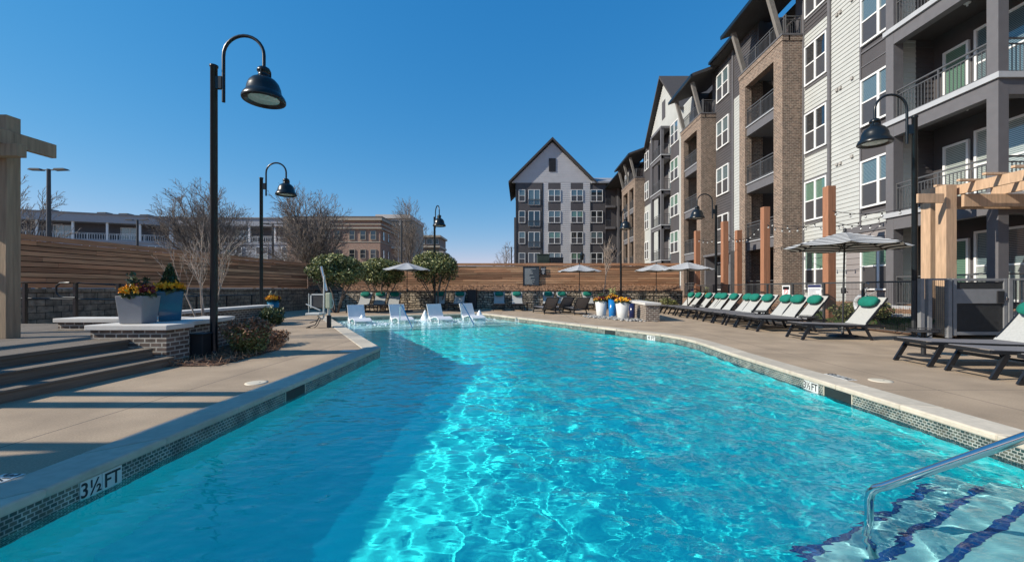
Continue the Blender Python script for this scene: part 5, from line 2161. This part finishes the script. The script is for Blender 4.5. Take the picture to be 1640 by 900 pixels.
# ================================================================== loungers
lg = thing('sun_lounger', 'x', 'sun lounger', (0, 0, 0), 'sun loungers around the pool')
W2 = 0.335
for s in (-1, 1):
    mb = MB()
    mb.beam((0.23, s * W2, 0.375), (0.03, s * W2, 0.0), 0.035, 0.07, 0, (1, 0, 0))
    mb.build('leg', M['navyframe'], lg)
    mb = MB()
    mb.beam((1.62, s * W2, 0.34), (1.80, s * W2, 0.0), 0.035, 0.06, 0, (1, 0, 0))
    mb.build('leg', M['navyframe'], lg)
mb = MB()
for s in (-1, 1):
    mb.beam((0.02, s * W2, 0.405), (1.62, s * W2, 0.36), 0.035, 0.055)
    mb.beam((1.62, s * W2, 0.36), (2.12, s * W2, 0.36), 0.035, 0.05)
    mb.tube([(0.9, s * W2 * .85, 0.36), (1.0, s * W2 * .85, 0.29), (1.35, s * W2 * .85, 0.29), (1.45, s * W2 * .85, 0.34)], 0.012, 6)
    mb.beam((1.62, s * W2, 0.375), (2.18, s * W2, 1.08), 0.03, 0.045)
    mb.beam((1.86, s * W2 * .9, 0.66), (2.06, s * W2 * .9, 0.37), 0.02, 0.025)
mb.beam((0.03, -W2, 0.40), (0.03, W2, 0.40), 0.035, 0.05)
mb.beam((2.10, -W2, 0.36), (2.10, W2, 0.36), 0.03, 0.04)
mb.beam((0.075, -W2, 0.085), (0.075, W2, 0.085), 0.03, 0.035)
mb.beam((0.2, -W2, 0.31), (0.2, W2, 0.31), 0.03, 0.05)
mb.beam((1.77, -W2, 0.06), (1.77, W2, 0.06), 0.03, 0.035)
mb.beam((2.18, -W2, 1.08), (2.18, W2, 1.08), 0.03, 0.04)
mb.build('frame', M['navyframe'], lg)


def sling(p, q, sag, hw, th=0.012, n_=8):
    mb = MB()
    p, q = Vector(p), Vector(q)
    nrm = (q - p).cross(Vector((0, 1, 0))).normalized()
    if nrm.z < 0:
        nrm = -nrm
    top, bot = [], []
    for i in range(n_ + 1):
        s = i / n_
        c = p.lerp(q, s) - nrm * sag * 4 * s * (1 - s)
        top.append(c + nrm * th / 2)
        bot.append(c - nrm * th / 2)
    mb.extrude([Vector((v.x, -hw, v.z)) for v in top] + [Vector((v.x, -hw, v.z)) for v in bot[::-1]], (0, 2 * hw, 0))
    return mb


sling((0.06, 0, 0.437), (1.62, 0, 0.392), 0.012, W2 + .005).build('seat_sling', M['slingshade'], lg)
sling((1.615, 0, 0.40), (2.155, 0, 1.105), 0.02, W2 + .012).build('back_sling', M['sling'], lg)


def pillow(c, ax, hw, r1, r2):
    """bolster with soft rounded ends, lying across the lounger"""
    mb = MB()
    prof = []
    for i in range(9):
        s = -1 + 2 * i / 8
        k = (1 - abs(s) ** 4 * 0.45)
        prof.append((s * hw, k))
    vs, fs = [], []
    n_ = 14
    ax = Vector(ax).normalized()
    up_ = Vector((-ax.z, 0, ax.x))
    for y, k in prof:
        for j in range(n_):
            a = 2 * math.pi * j / n_
            v = Vector(c) + ax * (math.cos(a) * r1 * k) + up_ * (math.sin(a) * r2 * k) + Vector((0, y, 0))
            vs.append(v)
    for i in range(len(prof) - 1):
        for j in range(n_):
            fs.append((i * n_ + j, (i + 1) * n_ + j, (i + 1) * n_ + (j + 1) % n_, i * n_ + (j + 1) % n_))
    fs.append(tuple(range(n_)))
    fs.append(tuple(range(len(vs) - 1, len(vs) - n_ - 1, -1)))
    mb.add(vs, fs, 0, True)
    return mb


bd = Vector((0.54, 0, 0.705)).normalized()
pc = Vector((2.02, 0, 0.95)) + Vector((-bd.z, 0, bd.x)) * 0.08
mbp = pillow(pc, bd, 0.27, 0.165, 0.085)
mbp.add(pillow(Vector((2.15, 0, 1.06)) + Vector((bd.z, 0, -bd.x)) * 0.05, bd, 0.25, 0.10, 0.05).v, [], 0)
mbp = pillow(pc, bd, 0.27, 0.165, 0.085)
bkp = pillow(Vector((2.12, 0, 1.03)) + Vector((bd.z, 0, -bd.x)) * 0.05, bd, 0.25, 0.12, 0.05)
mbp.add(bkp.v, bkp.f, 0, True)
mbp.build('pillow', M['teal'], lg)
used = []
ordn = ['second', 'third', 'fourth', 'fifth', 'sixth', 'seventh', 'eighth', 'ninth', 'tenth', 'eleventh', 'twelfth']
rw = [(7.35, 13.1), (7.36, 13.85), (7.4, 14.62), (7.4, 15.55), (7.4, 16.4), (7.42, 17.25), (7.45, 18.3), (7.45, 19.05), (7.5, 19.8), (7.5, 21.0), (7.5, 22.0), (7.5, 22.85)]
place(lg, used, (7.28, 11.05, 0), R(-2), 'grey sling lounger with teal pillow alone in front of the striped parasol')
for i, (x, y) in enumerate(rw):
    lab = ['first teal pillowed lounger left of the striped parasol beside a side table'][0] if i == 0 else ('farthest teal pillowed lounger of the long right row' if i == 11 else
           '%s teal pillowed lounger from the striped parasol in the long right row' % ordn[i - 1])
    place(lg, used, (x + rq.uniform(-.07, .07), y, 0), R(rq.uniform(-4, 4)), lab)
for (x, y, lab) in ((6.93, 7.36, 'lounger nearest the gate, left of the three at the right edge'), (6.88, 6.38, 'middle lounger of the three at the right edge'),
                    (6.86, 5.38, 'lounger cut off at the right edge, closest to the camera')):
    o = place(lg, used, (x, y, 0), R(rq.uniform(-1, 1) - 2), lab)
    o.scale = (1.11, 1, 1)
fr_l = [(571, 22.6, 'teal pillowed lounger behind the leftmost white pool chaise'), (600, 23.2, 'left lounger of the pair under the middle round bush'), (623, 23.3, 'right lounger of the pair under the middle round bush'),
        (697, 24.2, 'teal pillowed lounger just right of the middle lamp base'), (729, 24.4, 'teal pillowed lounger beside the dark cabinet on the back wall'),
        (800, 24.6, 'teal pillowed lounger directly below the slate sign, left one'), (831, 24.6, 'teal pillowed lounger directly right of the slate sign'),
        (877, 24.7, 'teal pillowed lounger partly behind the leftmost dark lounger'), (905, 24.8, 'teal pillowed lounger under the rear parasol'), (949, 24.8, 'teal pillowed lounger beside the flower pots at the back')]
for i, (px_, y, lab) in enumerate(fr_l):
    place(lg, used, (XA(px_, y + 0.4), y - .2, 0), R(90 + rq.uniform(-4, 4)), lab)

# three loungers turned away, without pillows, their shade put into the sling colour
dl = thing('dark_lounger', 'x', 'sun lounger', (0, 0, 0), 'dark loungers seen from behind')
for ch in list(lg.children):
    if ch.name.startswith('pillow'):
        continue
    c = ch.copy()
    if 'sling' in ch.name or 'back' in ch.name:
        c.data = ch.data.copy()
        c.data.materials.clear()
        c.data.materials.append(M['slingshade'])
    C.objects.link(c)
    c.parent = dl
used = []
for px_, y, rz, lab in ((884, 21.4, -72, 'leftmost dark lounger seen from behind'), (909, 22.2, -65, 'middle dark lounger half hidden between two others'), (933, 20.8, -75, 'dark lounger seen from behind beside the pale flower pot')):
    place(dl, used, (XA(px_, y) - 2 * math.cos(R(rz)), y - 2 * math.sin(R(rz)), 0), R(rz), lab).scale = (1, 1, .8)

# white resin chaises standing in the shallow water
ch_ = thing('pool_chaise', 'x', 'pool chaise', (0, 0, 0), 'white chaises standing on the pool ledge')
prof_t = [(-0.22, 0.93), (-0.15, 0.80), (-0.06, 0.62), (0.02, 0.46), (0.10, 0.385), (0.22, 0.36), (0.40, 0.385), (0.58, 0.43), (0.74, 0.435), (0.90, 0.40), (1.05, 0.33)]
pts_t = [Vector((a, 0, b)) for a, b in prof_t]
prof_b = []
for i, p in enumerate(pts_t):
    d = (pts_t[min(i + 1, len(pts_t) - 1)] - pts_t[max(i - 1, 0)]).normalized()
    prof_b.append(p + Vector((d.z, 0, -d.x)) * 0.035)
mb = MB()
out_ = [Vector((p.x, -.33, p.z)) for p in pts_t] + [Vector((p.x, -.33, p.z)) for p in prof_b[::-1]]
mb.extrude(out_, (0, 0.66, 0))
mb.build('seat_shell', M['whiteplastic'], ch_, bevel=0.006)
for s in (-1, 1):
    mb = MB()
    mb.tube([(0.02, s * .30, 0.42), (-0.04, s * .31, 0.2), (-0.07, s * .31, 0.0)], [0.05, 0.04, 0.035], 8)
    mb.build('leg', M['whiteplastic'], ch_)
    mb = MB()
    mb.tube([(0.08, s * .30, 0.37), (0.22, s * .31, 0.2), (0.27, s * .31, 0.0)], [0.05, 0.04, 0.035], 8)
    mb.build('leg', M['whiteplastic'], ch_)
    mb = MB()
    mb.tube([(0.98, s * .29, 0.35), (1.03, s * .29, 0.15), (1.05, s * .29, 0.0)], [0.04, 0.035, 0.03], 8)
    mb.build('leg', M['whiteplastic'], ch_)
used = []
for px_, py_, lab in ((566, 518, 'leftmost white chaise in the shallow water'), (634, 516, 'second white chaise from the left beside a slim handrail'), (696, 515, 'third white chaise from the left right of the tall jet'),
                      (749, 512.5, 'rightmost white chaise in the shallow water')):
    c = G(px_, py_, WL)
    place(ch_, used, (c.x - .05, c.y + .50, -0.42), R(-55), lab, 1.1)

# ================================================================== side tables
sd = thing('side_table', 'x', 'side table', (0, 0, 0), 'round black side tables')
mb = MB()
mb.lathe([(0.0005, .50), (0.25, .50), (0.255, .49), (0.25, .475), (0.0005, .475)], 24)
mb.tube([(0.25 * math.cos(a), 0.25 * math.sin(a), .53) for a in np.linspace(0, 6.283, 25)], 0.008, 5, caps=False)
for a in np.linspace(0, 6.283, 9)[:-1]:
    mb.tube([(0.25 * math.cos(a), .25 * math.sin(a), .49), (0.25 * math.cos(a), .25 * math.sin(a), .53)], .006, 5)
mb.build('table_top', M['blackmatte'], sd)
mb = MB()
mb.lathe([(0.04, 0.02), (0.04, 0.475)], 14)
for a in (0.4, 2.5, 4.6):
    mb.tube([(0.03 * math.cos(a), .03 * math.sin(a), .36), (0.2 * math.cos(a), .2 * math.sin(a), .47)], .012, 6)
mb.build('pedestal', M['blackmatte'], sd)
mb = MB()
mb.lathe([(0.0005, 0.028), (0.05, 0.026), (0.24, 0.016), (0.25, 0.0)], 24)
mb.build('base', M['blackmatte'], sd)
used = []
for x, y, lab in ((8.05, 8.25, 'round black side table in front of the gate'), (8.5, 12.2, 'round black side table beside the striped parasol pole'), (8.7, 15.08, 'small black side table between the third and fourth right loungers'),
                  (8.7, 20.4, 'small black side table near the far end of the right row'), (0.35, 24.7, 'small black side table against the back stone wall')):
    place(sd, used, (x, y, 0), 0.3, lab)

# ================================================================== parasols
um = thing('parasol', 'x', 'parasol', (0, 0, 0), 'striped parasols')


def canopy(mat_, parent, r=1.38, zt=2.92, ze=2.50, n_=8):
    mb = MB()
    rings = [0.0, 0.12, 0.3, 0.5, 0.7, 0.86, 1.0]
    seg = 6
    vs, fs = [], []
    for ri, k in enumerate(rings):
        for i in range(n_):
            a0, a1 = 2 * math.pi * i / n_, 2 * math.pi * (i + 1) / n_
            for j in range(seg):
                s = j / seg
                x = (math.cos(a0) * (1 - s) + math.cos(a1) * s) * r * k
                y = (math.sin(a0) * (1 - s) + math.sin(a1) * s) * r * k
                sagg = 0.055 * math.sin(math.pi * s) * k
                x *= 1 - 0.02 * math.sin(math.pi * s)
                y *= 1 - 0.02 * math.sin(math.pi * s)
                vs.append((x, y, zt - (zt - ze) * (k ** 1.08) - sagg))
    m_ = n_ * seg
    for ri in range(len(rings) - 1):
        for j in range(m_):
            fs.append((ri * m_ + j, (ri + 1) * m_ + j, (ri + 1) * m_ + (j + 1) % m_, ri * m_ + (j + 1) % m_))
    mb.add(vs, fs, 0, False)
    o = mb.build('canopy', mat_, parent)
    so = o.modifiers.new('thick', 'SOLIDIFY')
    so.thickness = 0.006
    return o


cn = canopy(M['stripes'], um)
mb = MB()
mb.tube([(0, 0, 0.06), (0, 0, 2.95)], 0.022, 10)
mb.build('pole', M['blackmatte'], um)
mb = MB()
mb.lathe([(0.0005, 3.03), (0.03, 3.02), (0.045, 2.98), (0.03, 2.94), (0.06, 2.925), (0.0005, 2.92)], 12)
mb.build('finial', M['blackmatte'], um)
mb = MB()
for i in range(8):
    a = 2 * math.pi * i / 8
    mb.tube([(0.03 * math.cos(a), .03 * math.sin(a), 2.47), (0.62 * math.cos(a), .62 * math.sin(a), 2.69)], 0.008, 5)
    mb.tube([(0.03 * math.cos(a), .03 * math.sin(a), 2.895), (1.37 * math.cos(a), 1.37 * math.sin(a), 2.475)], 0.009, 5)
mb.build('ribs', M['blackmatte'], um)
mb = MB()
mb.lathe([(0.05, 1.20), (0.06, 1.28), (0.05, 1.36)], 12)
mb.tube([(0.04, 0, 1.28), (0.14, 0, 1.24)], .012, 6)
mb.build('crank', M['blackmatte'], um)
mb = MB()
mb.lathe([(0.03, 0.30), (0.035, 0.08), (0.33, 0.06), (0.36, 0.0)], 28)
mb.build('base', M['fencemetal'], um)
um.location = (8.96, 11.5, 0)
um.rotation_euler = (R(0), R(1.6), R(12))
um['label'] = 'large black and white striped parasol behind the lone right lounger'
um.scale = (1.06, 1.06, 1.0)
ug = um.copy()
C.objects.link(ug)
for ch in list(um.children):
    c = ch.copy()
    if ch.name.startswith('canopy'):
        c.data = ch.data.copy()
        c.data.materials.clear()
        c.data.materials.append(M['stripesgrey'])
    C.objects.link(c)
    c.parent = ug
used = []
for px_, y, zs, lab in ((1101, 22.4, .95, 'grey striped parasol above the far end of the right lounger row'), (1051, 25.6, .98, 'grey striped parasol partly behind another at the far right corner'),
                        (928, 25.9, .97, 'grey striped parasol right of the slate sign'), (652, 23.9, .97, 'grey striped parasol between the round bushes')):
    o = place(ug, used, (XA(px_, y), y, 0), R(10), lab)
    o.scale = (1.0, 1.0, zs)
    o.rotation_euler = (0, 0, R(rq.uniform(0, 40)))

# ================================================================== planters with flowers
def flowers(parent, c, r, seed, h=0.2, n_=520, plant=None, sq=False, maroon=0.25):
    r_ = np.random.default_rng(seed)
    mb = MB()
    th = r_.uniform(0, 6.283, n_)
    rr = np.sqrt(r_.uniform(0, 1, n_)) * r * 1.12
    x, y = rr * np.cos(th), rr * np.sin(th)
    z = h * (1 - 0.45 * (rr / r) ** 2) * r_.uniform(0.2, 1, n_)
    leaf_cloud(mb, np.stack([c[0] + x, c[1] + y, c[2] + z * .8], 1), 0.055, r_, 0, 1.5, 0.5)
    k = n_ // 3
    top = h * (1 - 0.45 * (rr[:k] / r) ** 2) + r_.uniform(-.02, .05, k)
    clump = (np.sin(x[:k] * 9 + seed) + np.cos(y[:k] * 11 + seed)) * .5
    mi = np.where(clump + r_.normal(size=k) * .35 < -0.95 + 1.5 * maroon, 2, 1)
    for q in range(3):
        leaf_cloud(mb, np.stack([c[0] + x[:k] * 1.05, c[1] + y[:k] * 1.05, c[2] + top + .02 + q * .006], 1) + r_.normal(size=(k, 3)) * 0.014, 0.06, r_, 0, 1.05, 1.0, mi)
    mb.build('pansies', [M['leafdark'], M['yellow'], M['maroon']], parent)
    if plant == 'cone':
        mb = MB()
        hh = 0.52
        n2 = 1500
        zz = 1 - np.sqrt(r_.uniform(0, 1, n2))
        ang = r_.uniform(0, 6.283, n2)
        rad = 0.17 * (1 - zz) * r_.uniform(.55, 1.05, n2) + .012
        leaf_cloud(mb, np.stack([c[0] + rad * np.cos(ang), c[1] + rad * np.sin(ang), c[2] + .1 + zz * hh], 1), 0.04, r_, 0, 1.6, .4)
        mb.build('conical_evergreen', M['leafdark'], parent)
    elif plant in ('twiggy', 'pale', 'gold'):
        mb = MB()
        rr_ = random.Random(seed)
        P_ = []
        for i in range(14):
            a = rr_.uniform(0, 6.28)
            e_ = Vector(c) + Vector((math.cos(a) * .13, math.sin(a) * .13, rr_.uniform(.3, .46 if plant != 'gold' else .62)))
            mb.tube([Vector(c) + Vector((0, 0, .05)), Vector(c).lerp(e_, .5) + Vector((0, 0, .06)), e_], [.006, .005, .003], 4)
            for s in np.linspace(.3, 1, 16):
                P_.append(Vector(c).lerp(e_, s) + Vector((rr_.gauss(0, .022), rr_.gauss(0, .022), rr_.gauss(0, .02))))
        leaf_cloud(mb, np.array([tuple(p_) for p_ in P_]), .05, r_, 1, 2.0, .3)
        mb.build('tall_shrub', [M['bark'], M['leafpale'] if plant == 'pale' else (M['leaflight'] if plant == 'gold' else M['leafdark'])], parent)


def pot(label, c, rt, rb_, h, m, seed, plant=None, sq=False, maroon=.25, group=None, fl=True, rot=0):
    t = thing('flower_pot', label, 'flower pot', c, group)
    mb = MB()
    n_ = 4 if sq else 28
    k = math.sqrt(2) if sq else 1
    prof = [(0.0005, 0), (rb_, 0), (rb_ + .004, .01), (rt, h), (rt - .03, h), (rt - .035, h - .05)]
    mb.lathe([(a * k, b) for a, b in prof], n_, c, 0, not sq, rot=(math.pi / 4 + rot) if sq else 0)
    mb.build('pot', m, t, bevel=0.012 if sq else 0)
    mb = MB()
    mb.disc((c[0], c[1], c[2] + h - .05), (rt - .03) * k * (.99 if not sq else .98), n_) if not sq else mb.lathe([((rt - .03) * k, 0), (0.0005, 0)], 4, (c[0], c[1], c[2] + h - .05), rot=math.pi / 4 + rot)
    mb.build('soil', M['soil'], t)
    if fl:
        flowers(t, (c[0], c[1], c[2] + h - .05), rt, seed, plant=plant, maroon=maroon)
    return t


CT = 0.705
pot('square grey tapered planter with yellow pansies on the stone cap', (-7.06, 7.60, CT), .225, .18, .50, M['greypot'], 3, 'twiggy', True, .3, rot=.12)
pot('square glossy blue planter with yellow pansies and cone evergreen', (-7.0, 8.2, CT), .205, .165, .58, M['bluepot'], 6, 'cone', True, .15, rot=.75)
pot('blue round pot with pale upright plant beside the second lamp', (-10.35, 17.2, 0), .24, .17, .84, M['bluepot'], 9, 'pale', False, .1)
pot('left white flower pot on the pebbles by the far pool edge', (XA(963, 19.5), 19.5, 0), .29, .21, .74, M['whitepot'], 11, 'twiggy', False, .5)
pot('slim bright blue flower pot between the two white pots', (XA(981, 19.2), 19.2, 0), .20, .16, .86, M['brightblue'], 12, 'gold', False, .1)
pot('right white flower pot with maroon and yellow pansies', (XA(997, 17.9), 17.9, 0), .31, .20, .74, M['whitepot'], 15, None, False, .5)
pot('small navy pot half hidden beside the brick pier', (XA(1013, 19.0), 19.0, 0), .17, .14, .66, M['navypot'], 16, None, False, .4, fl=False)
pot('dark pot with golden grassy plant behind the wire fence', (XA(1131, 25.4), 25.4, 0), .3, .25, .9, M['blackmatte'], 17, 'gold', False, .2)

mb = MB()
rr = random.Random(8)
for i in range(420):
    s = rr.uniform(0, 1)
    p = Vector((XA(945, 19.9), 19.6, 0)).lerp(Vector((XA(1028, 17.0), 17.0, 0)), s) + Vector((rr.gauss(0, .28), rr.gauss(0, .3), 0))
    r = rr.uniform(.03, .075)
    mb.ball((p.x, p.y, r * .45), r, 0, 7, 5, (1, rr.uniform(.6, 1), rr.uniform(.5, .75)))
tag(mb.build('pebbles', M['pebble'], kind='stuff'), 'river pebbles scattered around the flower pots', 'pebbles')
planter_wall('brick pier and wall with pale cap beside the flower pots at right', [[(5.05, 16.7), (5.6, 16.7), (5.85, 20.4), (5.3, 20.4)]], -0.01, 0.66, 0.10)

# ================================================================== pool lift
t = thing('pool_lift', 'white pool lift with hanging seat and slanted steel arm at the left coping', 'pool lift', (XA(525, 14.4), 14.4, 0))
d = 14.2
X0 = XA(527, d)


def PL(px_, py_, dd=0.0):
    return Vector((XA(px_, d + dd), d + dd, ZA(py_, d + dd)))


mb = MB()
mb.box(X0 - .06, d - .05, 0, X0 + .06, d + .05, .42)
mb.build('base_post', M['blackmatte'], t, bevel=.006)
mb = MB()
mb.tube([(X0, d, .4), PL(526.5, 470)], .045, 10)
mb.tube([PL(518.5, 508, -.1), PL(519, 470, -.1), PL(519.5, 442, -.1)], .03, 8)
mb.tube([PL(518.5, 508, -.1), PL(516, 511, -.1), PL(511, 508, -.1), PL(508, 503, -.1)], .028, 8)
mb.build('mast', M['liftgrey'], t)
mb = MB()
mb.tube([PL(523, 466, -.02), PL(514, 427, -.05)], .055, 12)
mb.build('steel_arm', M['steel'], t)
mb = MB()
c = PL(526.5, 482, -.08)
mb.box(c.x - .085, c.y - .07, c.z - .26, c.x + .085, c.y + .07, c.z + .28)
mb.build('control_box', M['liftgreen'], t, bevel=.03)
c = PL(531.5, 487, 0)
mb = MB()
mb.tube([PL(531, 477), PL(534, 484), PL(533, 490), PL(531, 494)], .02, 6)
mb.build('handle', M['liftgrey'], t)
sp_ = PL(508, 503, -.1)
mb = MB()
mb.box(sp_.x - .28, sp_.y - .25, sp_.z - .03, sp_.x + .2, sp_.y + .25, sp_.z + .05)
mb.build('seat', M['liftgrey'], t, bevel=.02)
mb = MB()
bq = PL(509, 482, .15)
mb.box(bq.x - .22, bq.y - .03, bq.z - .24, bq.x + .22, bq.y + .04, bq.z + .22)
mb.build('backrest', M['fencemetal'], t, bevel=.04)
mb = MB()
mb.box(bq.x - .24, bq.y - .045, bq.z + .2, bq.x + .2, bq.y + .05, bq.z + .25)
mb.box(bq.x - .25, bq.y - .045, bq.z - .24, bq.x - .2, bq.y + .05, bq.z + .25)
mb.tube([PL(490, 487, -.35), PL(513, 497, -.35)], .022, 6)
mb.tube([PL(494.5, 505, .3), PL(494.5, 470, .3)], .016, 6)
mb.build('armrest', M['liftgrey'], t)
mb = MB()
mb.tube([PL(511, 508, -.1), PL(505, 520, -.2), PL(492, 524, -.2)], .018, 6)
mb.tube([PL(514, 510, -.1), PL(508, 521, -.15), PL(503, 525, -.15)], .014, 6)
mb.beam(PL(497, 517, -.3), PL(507, 513.5, -.3), .12, .02)
mb.beam(PL(491, 524.3, -.2), PL(496, 524.3, -.2), .12, .02)
mb.build('footrest', M['blackmatte'], t)

# ================================================================== signs and small things
yb = 27.98
t = thing('rules_sign', 'large slate grey rules board on the back fence', 'sign', (XA(850, yb), yb, 2.2))
x0, x1, z0, z1 = XA(838.5, yb), XA(863, yb), ZA(457, yb), ZA(428, yb)
mb = MB()
mb.box(x0, yb - .04, z0, x1, yb - .005, z1)
mb.build('board', M['slate'], t)
mb = MB()
mb.box(x0 - .04, yb - .06, z0 - .04, x0, yb - .005, z1 + .04)
mb.box(x1, yb - .06, z0 - .04, x1 + .04, yb - .005, z1 + .04)
mb.box(x0, yb - .06, z1, x1, yb - .005, z1 + .04)
mb.box(x0, yb - .06, z0 - .04, x1, yb - .005, z0)
mb.build('frame', M['black'], t)
mb = MB()
rr = random.Random(3)
for i in range(16):
    z = z1 - .1 - i * (z1 - z0 - .15) / 16
    l = rr.uniform(.35, .8) if i else .85
    mb.box(x0 + .08, yb - .043, z - .018, x0 + .08 + (x1 - x0 - .16) * l, yb - .0405, z + .008)
mb.build('lines_of_lettering', M['liftgrey'], t)
t = thing('notice_sign', 'small black notice with white lettering right of the slate board', 'sign', (XA(870, yb), yb, 2.6))
x0, x1, z0, z1 = XA(865.5, yb), XA(874.5, yb), ZA(440, yb), ZA(427.5, yb)
mb = MB()
mb.box(x0, yb - .03, z0, x1, yb - .004, z1)
mb.build('board', M['letterblack'], t)
text('lettering', 'NO', .17, ((x0 + x1) / 2, yb - .033, z1 - .16), (R(90), 0, 0), M['letterwhite'], t)
mb = MB()
for i, l in enumerate((.7, .75, .5, .3)):
    z = z1 - .30 - i * .06
    c = (x0 + x1) / 2
    mb.box(c - .13 * l, yb - .033, z - .012, c + .13 * l, yb - .0305, z + .012)
mb.build('lines_of_lettering', M['letterwhite'], t)


def fence_sign(label, y0, y1, z0, z1, kind):
    t = thing('warning_sign', label, 'sign', (XFN - .05, (y0 + y1) / 2, (z0 + z1) / 2), 'white signs on the wire fence')
    xs = XFN - .045
    mb = MB()
    mb.box(xs - .006, y0, z0, xs + .006, y1, z1)
    mb.build('board', M['white'], t)
    mb = MB()
    h = z1 - z0
    if kind == 'red':
        mb.box(xs - .009, y0 + .05, z1 - .18, xs - .0065, y1 - .05, z1 - .05, 0)
        c = (y0 + y1) / 2
        mb.tube([(xs - .008, c + .1 * math.cos(a), z0 + .22 + .1 * math.sin(a)) for a in np.linspace(0, 6.283, 20)], .014, 5, 1, caps=False)
        mb.beam((xs - .008, c - .07, z0 + .15), (xs - .008, c + .07, z0 + .29), .004, .025, 1, (1, 0, 0))
        mb.box(xs - .009, y0 + .06, z0 + .04, xs - .0065, y1 - .06, z0 + .07, 0)
        mb.build('lines_of_lettering', [M['letterblack'], M['red']], t)
    else:
        mb.box(xs - .009, y0 + .01, z1 - .11, xs - .0065, y1 - .01, z1 - .01, 0)
        r_ = random.Random(2)
        for i in range(7):
            z = z1 - .16 - i * .045
            mb.box(xs - .009, y1 - .04 - (y1 - y0 - .08) * r_.uniform(.6, 1), z - .009, xs - .0065, y1 - .04, z + .006, 0)
        mb.build('lines_of_lettering', [M['navy']], t)


fence_sign('white sign with red no entry ring on the wire fence', 16.8, 17.3, 0.98, 1.47, 'red')
fence_sign('white rules sign with navy heading on the wire fence', 15.05, 15.75, 1.02, 1.49, 'navy')
fence_sign('small white notice on the far part of the wire fence', 26.2, 26.6, 0.95, 1.3, 'navy')

t = thing('life_ring', 'white life ring standing behind the wire fence and the lone lounger', 'life ring', (10.8, 14.05, .8))
mb = MB()
mb.tube([(11.62, 14.05 + .27 * math.cos(a), .8 + .27 * math.sin(a)) for a in np.linspace(0, 2 * math.pi, 33)], .075, 12, caps=False)
mb.build('ring', M['whiteplastic'], t)
mb = MB()
for a in (.4, 1.97, 3.54, 5.1):
    c = Vector((11.62, 14.05 + .27 * math.cos(a), .8 + .27 * math.sin(a)))
    tg = Vector((0, -math.sin(a), math.cos(a)))
    mb.tube([c - tg * .03, c + tg * .03], .079, 12)
mb.tube([(11.75, 14.05, 0), (11.75, 14.05, 1.2)], .03, 8)
mb.build('rope_band', M['liftgrey'], t)
t = thing('safety_pole', 'pale safety pole with hook leaning beside the life ring', 'pole', (11.66, 14.5, 0))
mb = MB()
mb.tube([(11.7, 14.7, .0), (11.7, 13.95, 1.36)], .016, 8)
mb.tube([(11.7, 14.25, .95), (11.7, 13.6, 1.25)], .014, 8)
mb.build('shaft', M['liftgrey'], t)
mb = MB()
mb.tube([(11.7, 13.95 + .12 * math.cos(a), 1.42 + .1 * math.sin(a)) for a in np.linspace(-2.4, 2.4, 12)], .014, 6)
mb.build('hook', M['steel'], t)

for (px0, px1, py0, lab, m_, nm) in ((861, 880, 408, 'dark green utility cabinet behind the back fence', 'genset', 'utility_cabinet'), (881.5, 902, 413.5, 'black condenser box behind the back fence', 'blackmatte', 'condenser_unit')):
    mb = MB()
    d = 31.0
    mb.box(XA(px0, d), d, 0, XA(px1, d), d + 1.0, ZA(py0, d))
    mb.box(XA(px0, d) - .03, d - .03, ZA(py0, d), XA(px1, d) + .03, d + 1.03, ZA(py0, d) + .06)
    for i in range(8):
        z = 2.6 + i * .12
        mb.box(XA(px0, d) + .08, d - .015, z, XA(px1, d) - .08, d, z + .05)
    tag(mb.build(nm, M[m_]), lab, 'cabinet')
t = thing('lantern_post', 'black lantern rising behind the fence above the rear parasol', 'lantern', (XA(932, 33), 33, 0))
mb = MB()
x = XA(932, 33)
mb.tube([(x, 33, 0), (x, 33, 3.6)], .05, 8)
mb.build('pole', M['black'], t)
mb = MB()
mb.lathe([(.06, 3.6), (.13, 3.66), (.17, 3.95), (.2, 4.0), (.12, 4.15), (.03, 4.25), (.0005, 4.33)], 8, (x, 33, 0), 0, False)
mb.build('lantern_head', M['black'], t)
t = thing('wall_cabinet', 'dark cabinet standing against the back stone wall', 'cabinet', (XA(756, 26.6), 26.6, 0))
x = XA(756, 26.6)
mb = MB()
mb.box(x - .28, 26.45, 0.03, x + .28, 27.0, 1.22)
mb.build('body', M['blackmatte'], t, bevel=.01)
mb = MB()
mb.box(x - .31, 26.42, 1.222, x + .31, 27.03, 1.27)
mb.build('lid', M['black'], t)
for o in list(bpy.data.objects):
    if o.get('label') == 'x':
        print('UNLABELLED', o.name)
